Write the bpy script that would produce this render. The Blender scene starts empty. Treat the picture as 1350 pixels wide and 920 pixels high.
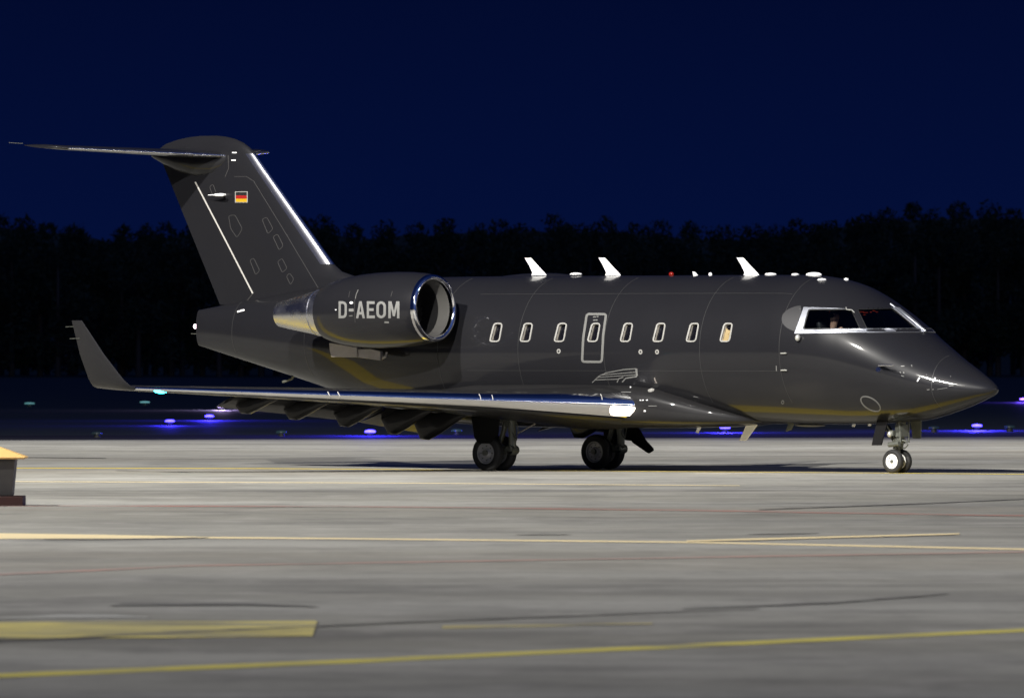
import bpy, bmesh, math, random
import numpy as np
from mathutils import Vector, Matrix
from mathutils.bvhtree import BVHTree
from mathutils.geometry import tessellate_polygon

random.seed(7); rng = np.random.default_rng(7)
S = bpy.context.scene
COL = S.collection
R = math.radians

# ------------------------------------------------------------------ camera
F = 14365.0            # focal length in pixels of the 1350 px wide frame
H = 2.22               # eye height
camd = bpy.data.cameras.new('camera'); cam = bpy.data.objects.new('camera', camd); COL.objects.link(cam)
camd.sensor_width = 36; camd.lens = F / 1350 * 36
camd.dof.use_dof = True; camd.dof.focus_distance = 200.0; camd.dof.aperture_fstop = 6.7; camd.clip_start = 1; camd.clip_end = 8000
cam.location = (0, 0, H); cam.rotation_euler = (R(90), 0, 0)
S.camera = cam

TH = R(38.953); CT, ST = math.cos(TH), math.sin(TH)
PX, PY = 0.6814, 200.0
JET = Matrix.Translation((PX, PY, 0)) @ Matrix.Rotation(-TH, 4, 'Z')
JINV = JET.inverted()
CAML = JINV @ Vector((0, 0, H))

def inv(px, py, y):
    """photo pixel -> point of the jet's frame lying in the plane at lateral offset y"""
    u = (px - 675) / F
    x = (u * (PY + CT * y) - PX - ST * y) / (CT + u * ST)
    Y = PY - ST * x + CT * y
    return Vector((x, y, H + (460 - py) / F * Y))

def gp(px, py, z=0.0):
    Y = F * (H - z) / (py - 460)
    return Vector(((px - 675) / F * Y, Y, z))

def ray(px, py):
    d = JINV.to_3x3() @ Vector(((px - 675) / F, 1, (460 - py) / F))
    return d.normalized()

# ------------------------------------------------------------------ materials
def new_mat(name):
    m = bpy.data.materials.new(name); m.use_nodes = True
    return m, m.node_tree.nodes, m.node_tree.links, m.node_tree.nodes['Principled BSDF']

def mat(name, col, rough=0.5, metal=0.0, coat=0.0, spec=0.5, var=0.12, scale=3.0, bump=0.0, rvar=0.1, coat_rough=0.05, emit=None, estr=0.0):
    m, n, l, b = new_mat(name)
    tc = n.new('ShaderNodeTexCoord'); nz = n.new('ShaderNodeTexNoise')
    nz.inputs['Scale'].default_value = scale; nz.inputs['Detail'].default_value = 6
    l.new(tc.outputs['Object'], nz.inputs['Vector'])
    mx = n.new('ShaderNodeMix'); mx.data_type = 'RGBA'
    mx.inputs[6].default_value = tuple(c * (1 - var) for c in col) + (1,)
    mx.inputs[7].default_value = tuple(min(1, c * (1 + var)) for c in col) + (1,)
    l.new(nz.outputs['Fac'], mx.inputs[0]); l.new(mx.outputs[2], b.inputs['Base Color'])
    mr = n.new('ShaderNodeMapRange'); mr.inputs[3].default_value = max(0.02, rough * (1 - rvar)); mr.inputs[4].default_value = min(1, rough * (1 + rvar))
    l.new(nz.outputs['Fac'], mr.inputs[0]); l.new(mr.outputs[0], b.inputs['Roughness'])
    b.inputs['Metallic'].default_value = metal
    b.inputs['Specular IOR Level'].default_value = spec
    b.inputs['Coat Weight'].default_value = coat; b.inputs['Coat Roughness'].default_value = coat_rough
    if bump:
        n2 = n.new('ShaderNodeTexNoise'); n2.inputs['Scale'].default_value = scale * 8; l.new(tc.outputs['Object'], n2.inputs['Vector'])
        bp = n.new('ShaderNodeBump'); bp.inputs['Strength'].default_value = bump; bp.inputs['Distance'].default_value = 0.01
        l.new(n2.outputs['Fac'], bp.inputs['Height']); l.new(bp.outputs[0], b.inputs['Normal'])
    if emit:
        b.inputs['Emission Color'].default_value = tuple(emit) + (1,); b.inputs['Emission Strength'].default_value = estr
    return m

M = {}
M['paint'] = mat('anthracite_paint', (0.0098, 0.0098, 0.0115), 0.36, 0.0, 0.52, spec=0.10, var=0.10, scale=0.9, coat_rough=0.055, bump=0.035)
M['paint_fin'] = M['paint']
M['paint_nac'] = M['paint']
M['fair'] = mat('fairing_paint', (0.0125, 0.0122, 0.0128), 0.42, 0.0, 0.32, spec=0.10, var=0.12, scale=1.5)
M['chrome'] = mat('polished_metal', (0.80, 0.80, 0.82), 0.10, 1.0, var=0.05, scale=2.0, rvar=0.4)
M['finchrome'] = mat('brushed_metal', (0.60, 0.60, 0.64), 0.17, 1.0, var=0.05, scale=2.0)
M['lipchrome'] = mat('polished_lip', (0.85, 0.85, 0.88), 0.07, 1.0, var=0.04, scale=2.0, rvar=0.4)
M['nozzle'] = mat('bare_nozzle_metal', (0.66, 0.66, 0.68), 0.27, 1.0, var=0.12, scale=4.0, rvar=0.5)
M['framemetal'] = mat('window_frame_metal', (0.36, 0.375, 0.42), 0.42, 0.78, var=0.10, scale=12, bump=0.15)
M['white'] = mat('white_paint', (0.80, 0.80, 0.80), 0.35, var=0.03)
M['winframe'] = mat('cabin_frame', (0.24, 0.235, 0.22), 0.4, 0.0, var=0.05, scale=8)
M['reveal'] = mat('window_reveal', (0.50, 0.46, 0.39), 0.5, var=0.06, scale=8)
M['pane'] = mat('dark_pane', (0.004, 0.004, 0.006), 0.05, spec=0.22, var=0.1)
M['shade'] = mat('window_shade', (0.24, 0.175, 0.075), 0.6, var=0.05)
M['marking'] = mat('grey_marking', (0.115, 0.115, 0.11), 0.45, var=0.08, scale=6)
M['reg'] = mat('registration_grey', (0.15, 0.15, 0.145), 0.4, var=0.06, scale=6)
M['seam'] = mat('panel_seam', (0.035, 0.034, 0.034), 0.4, var=0.2, scale=9)
M['joint'] = mat('skin_joint', (0.0225, 0.0225, 0.023), 0.45, var=0.25, scale=5)
M['hinge'] = mat('hinge_strip', (0.36, 0.35, 0.33), 0.4, 0.0, var=0.1, scale=9)
M['patch'] = mat('side_patch', (0.020, 0.020, 0.022), 0.5, var=0.05)
M['duct'] = mat('duct_metal', (0.46, 0.42, 0.37), 0.45, 0.0, var=0.2, scale=5)
M['inlet'] = mat('inlet_liner', (0.11, 0.107, 0.10), 0.5, var=0.1, scale=4)
M['fan'] = mat('fan_metal', (0.012, 0.012, 0.013), 0.5, 0.2, var=0.2)
M['tyre'] = mat('tyre_rubber', (0.007, 0.007, 0.0075), 0.75, var=0.25, scale=9, bump=0.2)
M['hubw'] = mat('white_hub', (0.82, 0.82, 0.80), 0.35, var=0.06, scale=10)
M['hubg'] = mat('grey_hub', (0.30, 0.30, 0.31), 0.4, 0.4, var=0.15, scale=10)
M['gear'] = mat('gear_metal', (0.10, 0.105, 0.09), 0.45, 0.4, var=0.25, scale=14)
M['gearw'] = mat('bright_gear_metal', (0.5, 0.5, 0.46), 0.35, 0.6, var=0.2, scale=14)
M['dark'] = mat('dark_door', (0.003, 0.003, 0.0035), 0.6, spec=0.12, var=0.2)
M['black'] = mat('black_trim', (0.006, 0.006, 0.006), 0.5, var=0.2)
M['flagk'] = mat('flag_black', (0.01, 0.01, 0.01), 0.4)
M['flagr'] = mat('flag_red', (0.22, 0.008, 0.006), 0.4)
M['flagy'] = mat('flag_gold', (0.36, 0.22, 0.008), 0.4)
M['landing'] = mat('landing_lamp', (0.9, 0.9, 0.9), 0.2, emit=(1, 0.86, 0.70), estr=14)
M['navgreen'] = mat('nav_lamp_green', (0.05, 0.1, 0.1), 0.2, emit=(0.03, 0.88, 1.0), estr=18)
M['tail_lamp'] = mat('tail_lamp', (0.9, 0.7, 0.8), 0.2, emit=(1, 0.72, 0.85), estr=6)
M['beacon'] = mat('red_beacon', (0.10, 0.004, 0.002), 0.2, emit=(1, 0.05, 0.02), estr=0.12)
M['redlit'] = mat('instrument_red', (0.3, 0.02, 0.01), 0.4, emit=(1, 0.10, 0.03), estr=0.16)
M['cabin_dark'] = mat('cockpit_trim', (0.022, 0.022, 0.024), 0.7, var=0.2, scale=6)
M['seatm'] = mat('seat_leather', (0.02, 0.02, 0.022), 0.6, var=0.2, scale=8)
M['shirt'] = mat('white_shirt', (0.75, 0.75, 0.76), 0.8, var=0.06, scale=12)
M['skin'] = mat('skin', (0.45, 0.27, 0.19), 0.55, var=0.06, scale=12)
M['hair'] = mat('dark_hair', (0.02, 0.015, 0.012), 0.6, var=0.3, scale=30)
M['cartgrey'] = mat('cart_grey', (0.055, 0.052, 0.047), 0.6, var=0.2, scale=6)
M['cartlid'] = mat('cart_lid_yellow', (0.72, 0.46, 0.16), 0.5, var=0.10, scale=5)
M['cartred'] = mat('cart_base_red', (0.035, 0.008, 0.004), 0.6, var=0.35, scale=6)
M['fixture'] = mat('lamp_base', (0.02, 0.02, 0.02), 0.6, var=0.1)

# cockpit glass: clear pane with a reflecting surface
gm, n, l, b = new_mat('cockpit_glass')
tr = n.new('ShaderNodeBsdfTransparent'); tr.inputs[0].default_value = (0.62, 0.66, 0.68, 1)
gl = n.new('ShaderNodeBsdfGlossy'); gl.inputs['Roughness'].default_value = 0.02
fr = n.new('ShaderNodeFresnel'); fr.inputs[0].default_value = 1.5
mx = n.new('ShaderNodeMixShader'); l.new(fr.outputs[0], mx.inputs[0]); l.new(tr.outputs[0], mx.inputs[1]); l.new(gl.outputs[0], mx.inputs[2])
l.new(mx.outputs[0], n['Material Output'].inputs[0]); n.remove(b)
M['glass'] = gm

# apron concrete: mottled, tyre-darkened, streaked along the taxi direction
def apron_nodes(n, l):
    tc = n.new('ShaderNodeTexCoord')
    def noise(sx, sy, detail=6, rot=0.0, rough=0.55):
        mp = n.new('ShaderNodeMapping'); mp.inputs['Scale'].default_value = (sx, sy, 1); mp.inputs['Rotation'].default_value = (0, 0, rot)
        l.new(tc.outputs['Object'], mp.inputs['Vector'])
        nz = n.new('ShaderNodeTexNoise'); nz.inputs['Scale'].default_value = 1; nz.inputs['Detail'].default_value = detail; nz.inputs['Roughness'].default_value = rough
        l.new(mp.outputs[0], nz.inputs['Vector']); return nz
    def mix(a, bcol, fac, blend='MIX'):
        m = n.new('ShaderNodeMix'); m.data_type = 'RGBA'; m.blend_type = blend
        for s, v in ((6, a), (7, bcol)):
            if isinstance(v, tuple): m.inputs[s].default_value = v
            else: l.new(v, m.inputs[s])
        if isinstance(fac, float): m.inputs[0].default_value = fac
        else: l.new(fac, m.inputs[0])
        return m.outputs[2]
    def mr(src, a, bb, c=0.0, d=1.0):
        m = n.new('ShaderNodeMapRange'); m.inputs[1].default_value = a; m.inputs[2].default_value = bb; m.inputs[3].default_value = c; m.inputs[4].default_value = d
        l.new(src, m.inputs[0]); return m.outputs[0]
    base = mix((0.222, 0.217, 0.188, 1), (0.305, 0.302, 0.275, 1), mr(noise(0.025, 0.10, 5).outputs['Fac'], 0.35, 0.65))
    base = mix(base, (0.10, 0.098, 0.095, 1), mr(noise(0.05, 0.16, 7, R(2.5)).outputs['Fac'], 0.50, 0.76, 0, 0.75))
    base = mix(base, (0.09, 0.088, 0.085, 1), mr(noise(0.05, 0.8, 5, R(-4)).outputs['Fac'], 0.60, 0.78, 0, 0.6))
    base = mix(base, (0.38, 0.37, 0.35, 1), mr(noise(0.035, 0.45, 4, R(1)).outputs['Fac'], 0.60, 0.85, 0, 0.7))
    base = mix(base, (0.085, 0.083, 0.080, 1), mr(noise(0.42, 0.36, 8, R(3), 0.7).outputs['Fac'], 0.46, 0.74, 0, 0.75))
    base = mix(base, (0.40, 0.385, 0.36, 1), mr(noise(0.85, 0.50, 7, R(-2), 0.68).outputs['Fac'], 0.52, 0.78, 0, 0.6))
    base = mix(base, (0.30, 0.265, 0.21, 1), mr(noise(0.018, 0.06, 4, 0.3).outputs['Fac'], 0.50, 0.70, 0, 0.5))
    fine = noise(6, 6, 4)
    base = mix(base, (0.12, 0.12, 0.115, 1), mr(fine.outputs['Fac'], 0.5, 0.9, 0, 0.6))
    return base, fine, mix, mr, noise

apm, n, l, b = new_mat('apron_concrete')
base, fine, *_ = apron_nodes(n, l)
l.new(base, b.inputs['Base Color']); b.inputs['Roughness'].default_value = 0.8; b.inputs['Specular IOR Level'].default_value = 0.25
bp = n.new('ShaderNodeBump'); bp.inputs['Strength'].default_value = 0.25; bp.inputs['Distance'].default_value = 0.01
l.new(fine.outputs['Fac'], bp.inputs['Height']); l.new(bp.outputs[0], b.inputs['Normal'])
M['apron'] = apm

def line_mat(name, col, wear=0.5):
    m, n, l, b = new_mat(name)
    base, fine, mix, mr, noise = apron_nodes(n, l)
    w = mr(noise(0.55, 1.6, 8, 0.0, 0.7).outputs['Fac'], wear - 0.12, wear + 0.12)
    c = mix(col + (1,), base, w)
    l.new(c, b.inputs['Base Color']); b.inputs['Roughness'].default_value = 0.7; b.inputs['Specular IOR Level'].default_value = 0.3
    return m
M['yellow'] = line_mat('yellow_line_paint', (0.62, 0.54, 0.11), 0.60)
M['yellow_bright'] = line_mat('yellow_taxi_line_paint', (0.66, 0.50, 0.07), 0.8)
M['yellow_worn'] = line_mat('worn_yellow_paint', (0.74, 0.63, 0.17), 0.50)
M['yellow_faint'] = line_mat('faded_yellow_paint', (0.50, 0.42, 0.16), 0.50)
M['cream'] = line_mat('cream_line_paint', (0.70, 0.58, 0.34), 0.72)
M['red'] = line_mat('red_line_paint', (0.36, 0.155, 0.125), 0.48)
M['pink'] = line_mat('faded_red_paint', (0.40, 0.25, 0.21), 0.52)
M['whitewear'] = line_mat('white_worn_paint', (0.55, 0.55, 0.52), 0.52)
M['tar'] = line_mat('tar_joint', (0.085, 0.082, 0.080), 0.50)
M['shoulder'] = mat('shoulder_asphalt', (0.03, 0.03, 0.032), 0.85, var=0.3, scale=0.4, spec=0.1)
M['grass'] = mat('grass', (0.030, 0.040, 0.026), 0.62, var=0.4, scale=0.08, spec=0.5, bump=0.6)
M['leaf'] = mat('leaf', (0.030, 0.040, 0.026), 0.8, var=0.4, scale=0.3, spec=0.1)
M['bark'] = mat('bark', (0.05, 0.04, 0.03), 0.9, var=0.3, scale=2)

# ------------------------------------------------------------------ mesh helpers
def link(name, verts, faces, m, parent=None, smooth=True, mats=None, fm=None, sharp=40):
    me = bpy.data.meshes.new(name)
    me.from_pydata([tuple(v) for v in verts], [], [tuple(f) for f in faces])
    for q in (mats or [m]): me.materials.append(q)
    if fm: me.polygons.foreach_set('material_index', fm)
    me.update()
    bm = bmesh.new(); bm.from_mesh(me)
    bmesh.ops.recalc_face_normals(bm, faces=bm.faces)
    bm.to_mesh(me); bm.free()
    if smooth:
        me.polygons.foreach_set('use_smooth', [True] * len(me.polygons))
        try: me.set_sharp_from_angle(angle=R(sharp))
        except Exception: pass
    o = bpy.data.objects.new(name, me); COL.objects.link(o)
    if parent: o.parent = parent
    return o

class MB:
    def __init__(s): s.v = []; s.f = []; s.m = []
    def add(s, v, f, mi=0):
        k = len(s.v); s.v += [Vector(a) for a in v]; s.f += [tuple(i + k for i in q) for q in f]; s.m += [mi] * len(f)
    def box(s, c, d, rot=None, mi=0):
        c = Vector(c); hx, hy, hz = d[0] / 2, d[1] / 2, d[2] / 2
        vs = [Vector((sx * hx, sy * hy, sz * hz)) for sz in (-1, 1) for sy in (-1, 1) for sx in (-1, 1)]
        if rot is not None: vs = [rot @ q for q in vs]
        s.add([c + q for q in vs], [(0, 2, 3, 1), (4, 5, 7, 6), (0, 1, 5, 4), (2, 6, 7, 3), (0, 4, 6, 2), (1, 3, 7, 5)], mi)
    def tube(s, pts, r, seg=12, mi=0, cap=True):
        pts = [Vector(p) for p in pts]
        rs = r if isinstance(r, (list, tuple)) else [r] * len(pts)
        rings = []
        for i, p in enumerate(pts):
            t = (pts[min(i + 1, len(pts) - 1)] - pts[max(i - 1, 0)]).normalized()
            a = t.cross(Vector((0.31, 0.2, 0.93)));
            if a.length < 1e-3: a = t.cross(Vector((1, 0, 0)))
            a.normalize(); bb = t.cross(a)
            rings.append([p + rs[i] * (math.cos(2 * math.pi * k / seg) * a + math.sin(2 * math.pi * k / seg) * bb) for k in range(seg)])
        s.rings(rings, mi, cap)
    def rings(s, rings, mi=0, cap=True, closed=True):
        v = [q for r_ in rings for q in r_]; n_ = len(rings[0]); f = []
        for i in range(len(rings) - 1):
            for k in range(n_ if closed else n_ - 1):
                k2 = (k + 1) % n_
                f.append((i * n_ + k, i * n_ + k2, (i + 1) * n_ + k2, (i + 1) * n_ + k))
        if cap and closed:
            f.append(tuple(range(n_ - 1, -1, -1))); f.append(tuple((len(rings) - 1) * n_ + k for k in range(n_)))
        s.add(v, f, mi)
    def revolve(s, prof, origin, axis=(1, 0, 0), seg=48, mi=0, cap=False):
        """prof: list of (distance along axis, radius)"""
        ax = Vector(axis).normalized(); up = Vector((0, 0, 1)) if abs(ax.z) < 0.95 else Vector((1, 0, 0)); up = (up - ax * up.dot(ax)).normalized(); sd = ax.cross(up); o = Vector(origin)
        rings = [[o + ax * d + r_ * (math.cos(2 * math.pi * k / seg) * up + math.sin(2 * math.pi * k / seg) * sd) for k in range(seg)] for d, r_ in prof]
        s.rings(rings, mi, cap)
    def plate(s, poly, thick, nrm, mi=0):
        nrm = Vector(nrm).normalized() * thick / 2; k = len(poly); p = [Vector(q) for q in poly]
        v = [q + nrm for q in p] + [q - nrm for q in p]
        f = [tuple(range(k)), tuple(range(2 * k - 1, k - 1, -1))] + [(i, (i + 1) % k, k + (i + 1) % k, k + i) for i in range(k)]
        s.add(v, f, mi)
    def build(s, name, m, parent=None, smooth=True, sharp=40, bevel=0.0):
        mats = m if isinstance(m, list) else [m]
        o = link(name, s.v, s.f, None, parent, smooth, mats, s.m, sharp)
        if bevel:
            bv = o.modifiers.new('bevel', 'BEVEL'); bv.width = bevel; bv.segments = 2; bv.limit_method = 'ANGLE'
        return o

def empty(name, loc, rz=0.0):
    o = bpy.data.objects.new(name, None); COL.objects.link(o); o.location = loc; o.rotation_euler = (0, 0, rz); o.empty_display_size = 0.3
    return o
def tag(o, label=None, cat=None, group=None, kind=None):
    if label: o['label'] = label
    if cat: o['category'] = cat
    if group: o['group'] = group
    if kind: o['kind'] = kind
    return o

def pchip(xs, ys):
    xs = np.array(xs, float); ys = np.array(ys, float)
    h = np.diff(xs); d = np.diff(ys) / h; m = np.zeros_like(xs)
    for i in range(1, len(xs) - 1):
        if d[i - 1] * d[i] > 0:
            w1 = 2 * h[i] + h[i - 1]; w2 = h[i] + 2 * h[i - 1]
            m[i] = (w1 + w2) / (w1 / d[i - 1] + w2 / d[i])
    m[0], m[-1] = d[0], d[-1]
    def f(x):
        i = int(np.clip(np.searchsorted(xs, x) - 1, 0, len(xs) - 2)); t = (x - xs[i]) / h[i]
        return float((2 * t**3 - 3 * t**2 + 1) * ys[i] + (t**3 - 2 * t**2 + t) * h[i] * m[i] + (-2 * t**3 + 3 * t**2) * ys[i + 1] + (t**3 - t**2) * h[i] * m[i + 1])
    return f

# ------------------------------------------------------------------ the jet
jet = empty('business_jet', JET.to_translation(), -TH)
tag(jet, 'dark grey twin-engine business jet with T-tail taxiing on the floodlit apron', 'jet')

# fuselage stations: x, top, widest height, bottom, half width
FS = [(10.20, 1.50, 1.50, 1.50, 0.0), (10.13, 1.60, 1.495, 1.405, 0.14), (9.95, 1.72, 1.49, 1.335, 0.275), (9.65, 1.895, 1.505, 1.225, 0.455),
      (9.3, 2.085, 1.55, 1.115, 0.64), (8.95, 2.30, 1.64, 1.02, 0.81), (8.63, 2.50, 1.74, 0.95, 0.94), (8.3, 2.735, 1.85, 0.915, 1.045), (7.85, 3.02, 1.98, 0.89, 1.155),
      (7.5, 3.215, 2.07, 0.875, 1.22), (7.1, 3.385, 2.14, 0.868, 1.285), (6.6, 3.50, 2.185, 0.865, 1.325), (6.0, 3.55, 2.21, 0.865, 1.345), (4.0, 3.556, 2.21, 0.865, 1.345), (1.0, 3.556, 2.21, 0.865, 1.345),
      (-1.2, 3.556, 2.21, 0.868, 1.345), (-2.2, 3.55, 2.215, 0.905, 1.32), (-3.2, 3.53, 2.23, 1.025, 1.24), (-4.4, 3.47, 2.28, 1.285, 1.06),
      (-5.6, 3.36, 2.38, 1.59, 0.81), (-6.8, 3.20, 2.48, 1.885, 0.53), (-7.8, 3.05, 2.56, 2.125, 0.28), (-8.45, 2.955, 2.62, 2.285, 0.10)]
tt = [math.sqrt(10.20 - q[0]) for q in FS]
fzt, fzm, fzb, fw = (pchip(tt, [q[k] for q in FS]) for k in (1, 2, 3, 4))
def fus(x, a):
    """a: 0 = top, pi/2 = right side (-y), pi = bottom"""
    t = math.sqrt(max(0, 10.20 - x)); zm = fzm(t)
    ca, sa = math.cos(a), math.sin(a)
    h = (fzt(t) - zm) if ca >= 0 else (zm - fzb(t))
    return Vector((x, -fw(t) * sa, zm + h * ca))
xs = [10.20 - q * q for q in np.linspace(0.012, math.sqrt(10.2 - 9.0), 26)]
xs += list(np.linspace(9.0, 5.0, 210))[1:] + list(np.linspace(5.0, -0.55, 250))[1:] + list(np.linspace(-0.55, -8.45, 90))[1:]
# finer rows through the window band on both sides
half = list(np.linspace(0, 0.55, 9)) + list(np.linspace(0.55, 1.52, 78))[1:] + list(np.linspace(1.52, math.pi, 26))[1:]
angs = half + [2 * math.pi - a for a in half[-2:0:-1]]
NA = len(angs)
FV = []
for x in xs:
    t = math.sqrt(max(0, 10.20 - x)); zt, zm, zb, w = fzt(t), fzm(t), fzb(t), fw(t)
    for a in angs:
        ca = math.cos(a); FV.append(Vector((x, -w * math.sin(a), zm + ((zt - zm) if ca >= 0 else (zm - zb)) * ca)))
FF = [(i * NA + k, i * NA + (k + 1) % NA, (i + 1) * NA + (k + 1) % NA, (i + 1) * NA + k) for i in range(len(xs) - 1) for k in range(NA)]
FUSB = BVHTree.FromPolygons(FV, FF)

def cast(bvh, px, py):
    hit, nrm, _, _ = bvh.ray_cast(CAML, ray(px, py))
    if hit is None: return None, None
    if nrm.dot(CAML - hit) < 0: nrm = -nrm
    return hit, nrm

def dens(loop, step=2.0):
    out = []
    for i in range(len(loop)):
        a, b2 = loop[i], loop[(i + 1) % len(loop)]
        k = max(1, int(math.hypot(b2[0] - a[0], b2[1] - a[1]) / step))
        out += [(a[0] + (b2[0] - a[0]) * j / k, a[1] + (b2[1] - a[1]) * j / k) for j in range(k)]
    return out
def rnd(loop, r, seg=4):
    """round the corners of a pixel polygon"""
    out = []; k = len(loop)
    for i in range(k):
        p0, p, p1 = (np.array(loop[(i + q) % k], float) for q in (-1, 0, 1))
        d0 = (p0 - p); d1 = (p1 - p); rr = min(r, np.linalg.norm(d0) * .45, np.linalg.norm(d1) * .45)
        a = p + d0 / np.linalg.norm(d0) * rr; c = p + d1 / np.linalg.norm(d1) * rr
        for s in range(seg + 1):
            t = s / seg; q = (1 - t)**2 * a + 2 * t * (1 - t) * p + t * t * c; out.append((float(q[0]), float(q[1])))
    return out
def resample(loop, n_):
    p = np.array(loop + [loop[0]], float); d = np.r_[0, np.cumsum(np.linalg.norm(np.diff(p, axis=0), axis=1))]
    t = np.linspace(0, d[-1], n_ + 1)[:-1]
    return [(float(np.interp(q, d, p[:, 0])), float(np.interp(q, d, p[:, 1]))) for q in t]
def inset(loop, d):
    k = len(loop); out = []; p = np.array(loop, float)
    area = 0.5 * sum(p[i][0] * p[(i + 1) % k][1] - p[(i + 1) % k][0] * p[i][1] for i in range(k)); sg = 1 if area > 0 else -1
    for i in range(k):
        e = p[(i + 1) % k] - p[i - 1]; e = e / (np.linalg.norm(e) + 1e-9)
        out.append((float(p[i][0] - sg * e[1] * d), float(p[i][1] + sg * e[0] * d)))
    return out
def surf(bvh, p, off):
    h, nn = cast(bvh, *p)
    if h is None: return None
    return h + nn * off
def ring_on(bvh, outer, inner, name, m, parent, off=0.005, thick=0.004, n_=64):
    """a raised band that follows a skin: between two pixel loops"""
    if len(outer) != len(inner): outer, inner = resample(outer, n_), resample(inner, n_)
    rows = []
    for o_, i_ in zip(outer, inner):
        rows.append([surf(bvh, o_, off - thick), surf(bvh, o_, off), surf(bvh, ((o_[0] + i_[0]) / 2, (o_[1] + i_[1]) / 2), off), surf(bvh, i_, off), surf(bvh, i_, off - thick)])
    mb = MB(); rows = [r_ for r_ in rows if all(q is not None for q in r_)]
    rows.append(rows[0]); mb.rings(rows, cap=False, closed=False)
    return mb.build(name, m, parent)
def patch_on(bvh, loop, name, m, parent, off=0.005, n_=40, rings=5, depth=None):
    """a thin skin patch filling a (star shaped) pixel loop"""
    loop = resample(loop, n_); c = np.mean(np.array(loop), axis=0); mb = MB(); rr = []
    for k in range(rings + 1):
        f = max(0.02, k / rings)
        rr.append([surf(bvh, (c[0] + (p[0] - c[0]) * f, c[1] + (p[1] - c[1]) * f), off if k < rings or depth is None else off) for p in loop])
    rr.append([surf(bvh, p, 0.0005) for p in loop])
    if any(q is None for r_ in rr for q in r_): return None
    mb.rings(rr, cap=False); mb.f.append(tuple(range(n_))); mb.m.append(0)
    return mb.build(name, m, parent)
def strip_on(bvh, pts, w, name, m, parent, off=0.006, step=3.0, thick=0.004):
    """a narrow band along a pixel polyline; w in pixels"""
    mb = MB(); mb_strip(mb, bvh, pts, w, off, step, thick)
    return mb.build(name, m, parent)
def mb_strip(mb, bvh, pts, w, off=0.006, step=3.0, thick=0.004):
    q = []
    for a, c in zip(pts[:-1], pts[1:]):
        k = max(1, int(math.hypot(c[0] - a[0], c[1] - a[1]) / step)); q += [(a[0] + (c[0] - a[0]) * j / k, a[1] + (c[1] - a[1]) * j / k) for j in range(k)]
    q.append(pts[-1]); rows = []
    for i, p in enumerate(q):
        a, c = q[max(0, i - 1)], q[min(len(q) - 1, i + 1)]; d = np.array(c) - np.array(a); d = d / (np.linalg.norm(d) + 1e-9); nx, ny = -d[1] * w / 2, d[0] * w / 2
        r_ = [surf(bvh, (p[0] + nx, p[1] + ny), off - thick), surf(bvh, (p[0] + nx, p[1] + ny), off), surf(bvh, (p[0] - nx, p[1] - ny), off), surf(bvh, (p[0] - nx, p[1] - ny), off - thick)]
        if all(x is not None for x in r_): rows.append(r_)
    if len(rows) > 1: mb.rings(rows, cap=False, closed=False)

def inside(p, loop):
    x, y = p; c = False; k = len(loop)
    for i in range(k):
        x1, y1 = loop[i]; x2, y2 = loop[i - 1]
        if (y1 > y) != (y2 > y) and x < (x2 - x1) * (y - y1) / (y2 - y1) + x1: c = not c
    return c
def topix(v):
    w = JET @ v; return (675 + F * w.x / w.y, 460 - F * (w.z - H) / w.y)

# window outlines (pixels of the photograph, cast on to the skin)
WIN = [653.5, 693.5, 738.5, 782.5, 825.5, 868.5, 912.5, 957.0]
def win_loop(cx, cy=438.3, hw=6.6, hh=12.6, lean=3.3):
    q = [(cx + lean - hw + 1.0, cy - hh), (cx + lean + hw, cy - hh), (cx - lean * 0.35 + hw, cy + hh), (cx - lean - hw + 1.2, cy + hh)]
    return resample(rnd(q, 4.6, 5), 40)
wouter = [win_loop(c) for c in WIN]
CW1 = rnd([(1058.5, 434.2), (1066.0, 408.0), (1122.5, 407.5), (1134.5, 433.6)], 2.5)
CW2 = rnd([(1142.5, 433.6), (1129.8, 407.3), (1177.3, 406.2), (1210.0, 433.2)], 2.5)
CFR = rnd([(1047.5, 440.0), (1061.5, 400.8), (1174.5, 400.6), (1220.5, 438.0)], 1.5)
holes = [inset(w_, 1.9) for w_ in wouter] + [CW1, CW2]
hbb = [(min(p[0] for p in q), max(p[0] for p in q), min(p[1] for p in q), max(p[1] for p in q)) for q in holes]
keep = []
for f in FF:
    c = (FV[f[0]] + FV[f[2]]) * 0.5
    if c.y < -0.02 and 2.2 < c.z < 3.15 and c.x > -0.6:
        p = topix(c); cut = False
        for q, bb in zip(holes, hbb):
            if bb[0] < p[0] < bb[1] and bb[2] < p[1] < bb[3] and inside(p, q): cut = True; break
        if cut: continue
    keep.append(f)
fv = list(FV); k0 = len(fv)
keep.append(tuple(range(NA)))                                             # nose tip
keep.append(tuple((len(xs) - 1) * NA + k for k in range(NA)))             # tail end
fuselage = link('fuselage', fv, keep, M['paint'], jet)

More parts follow.
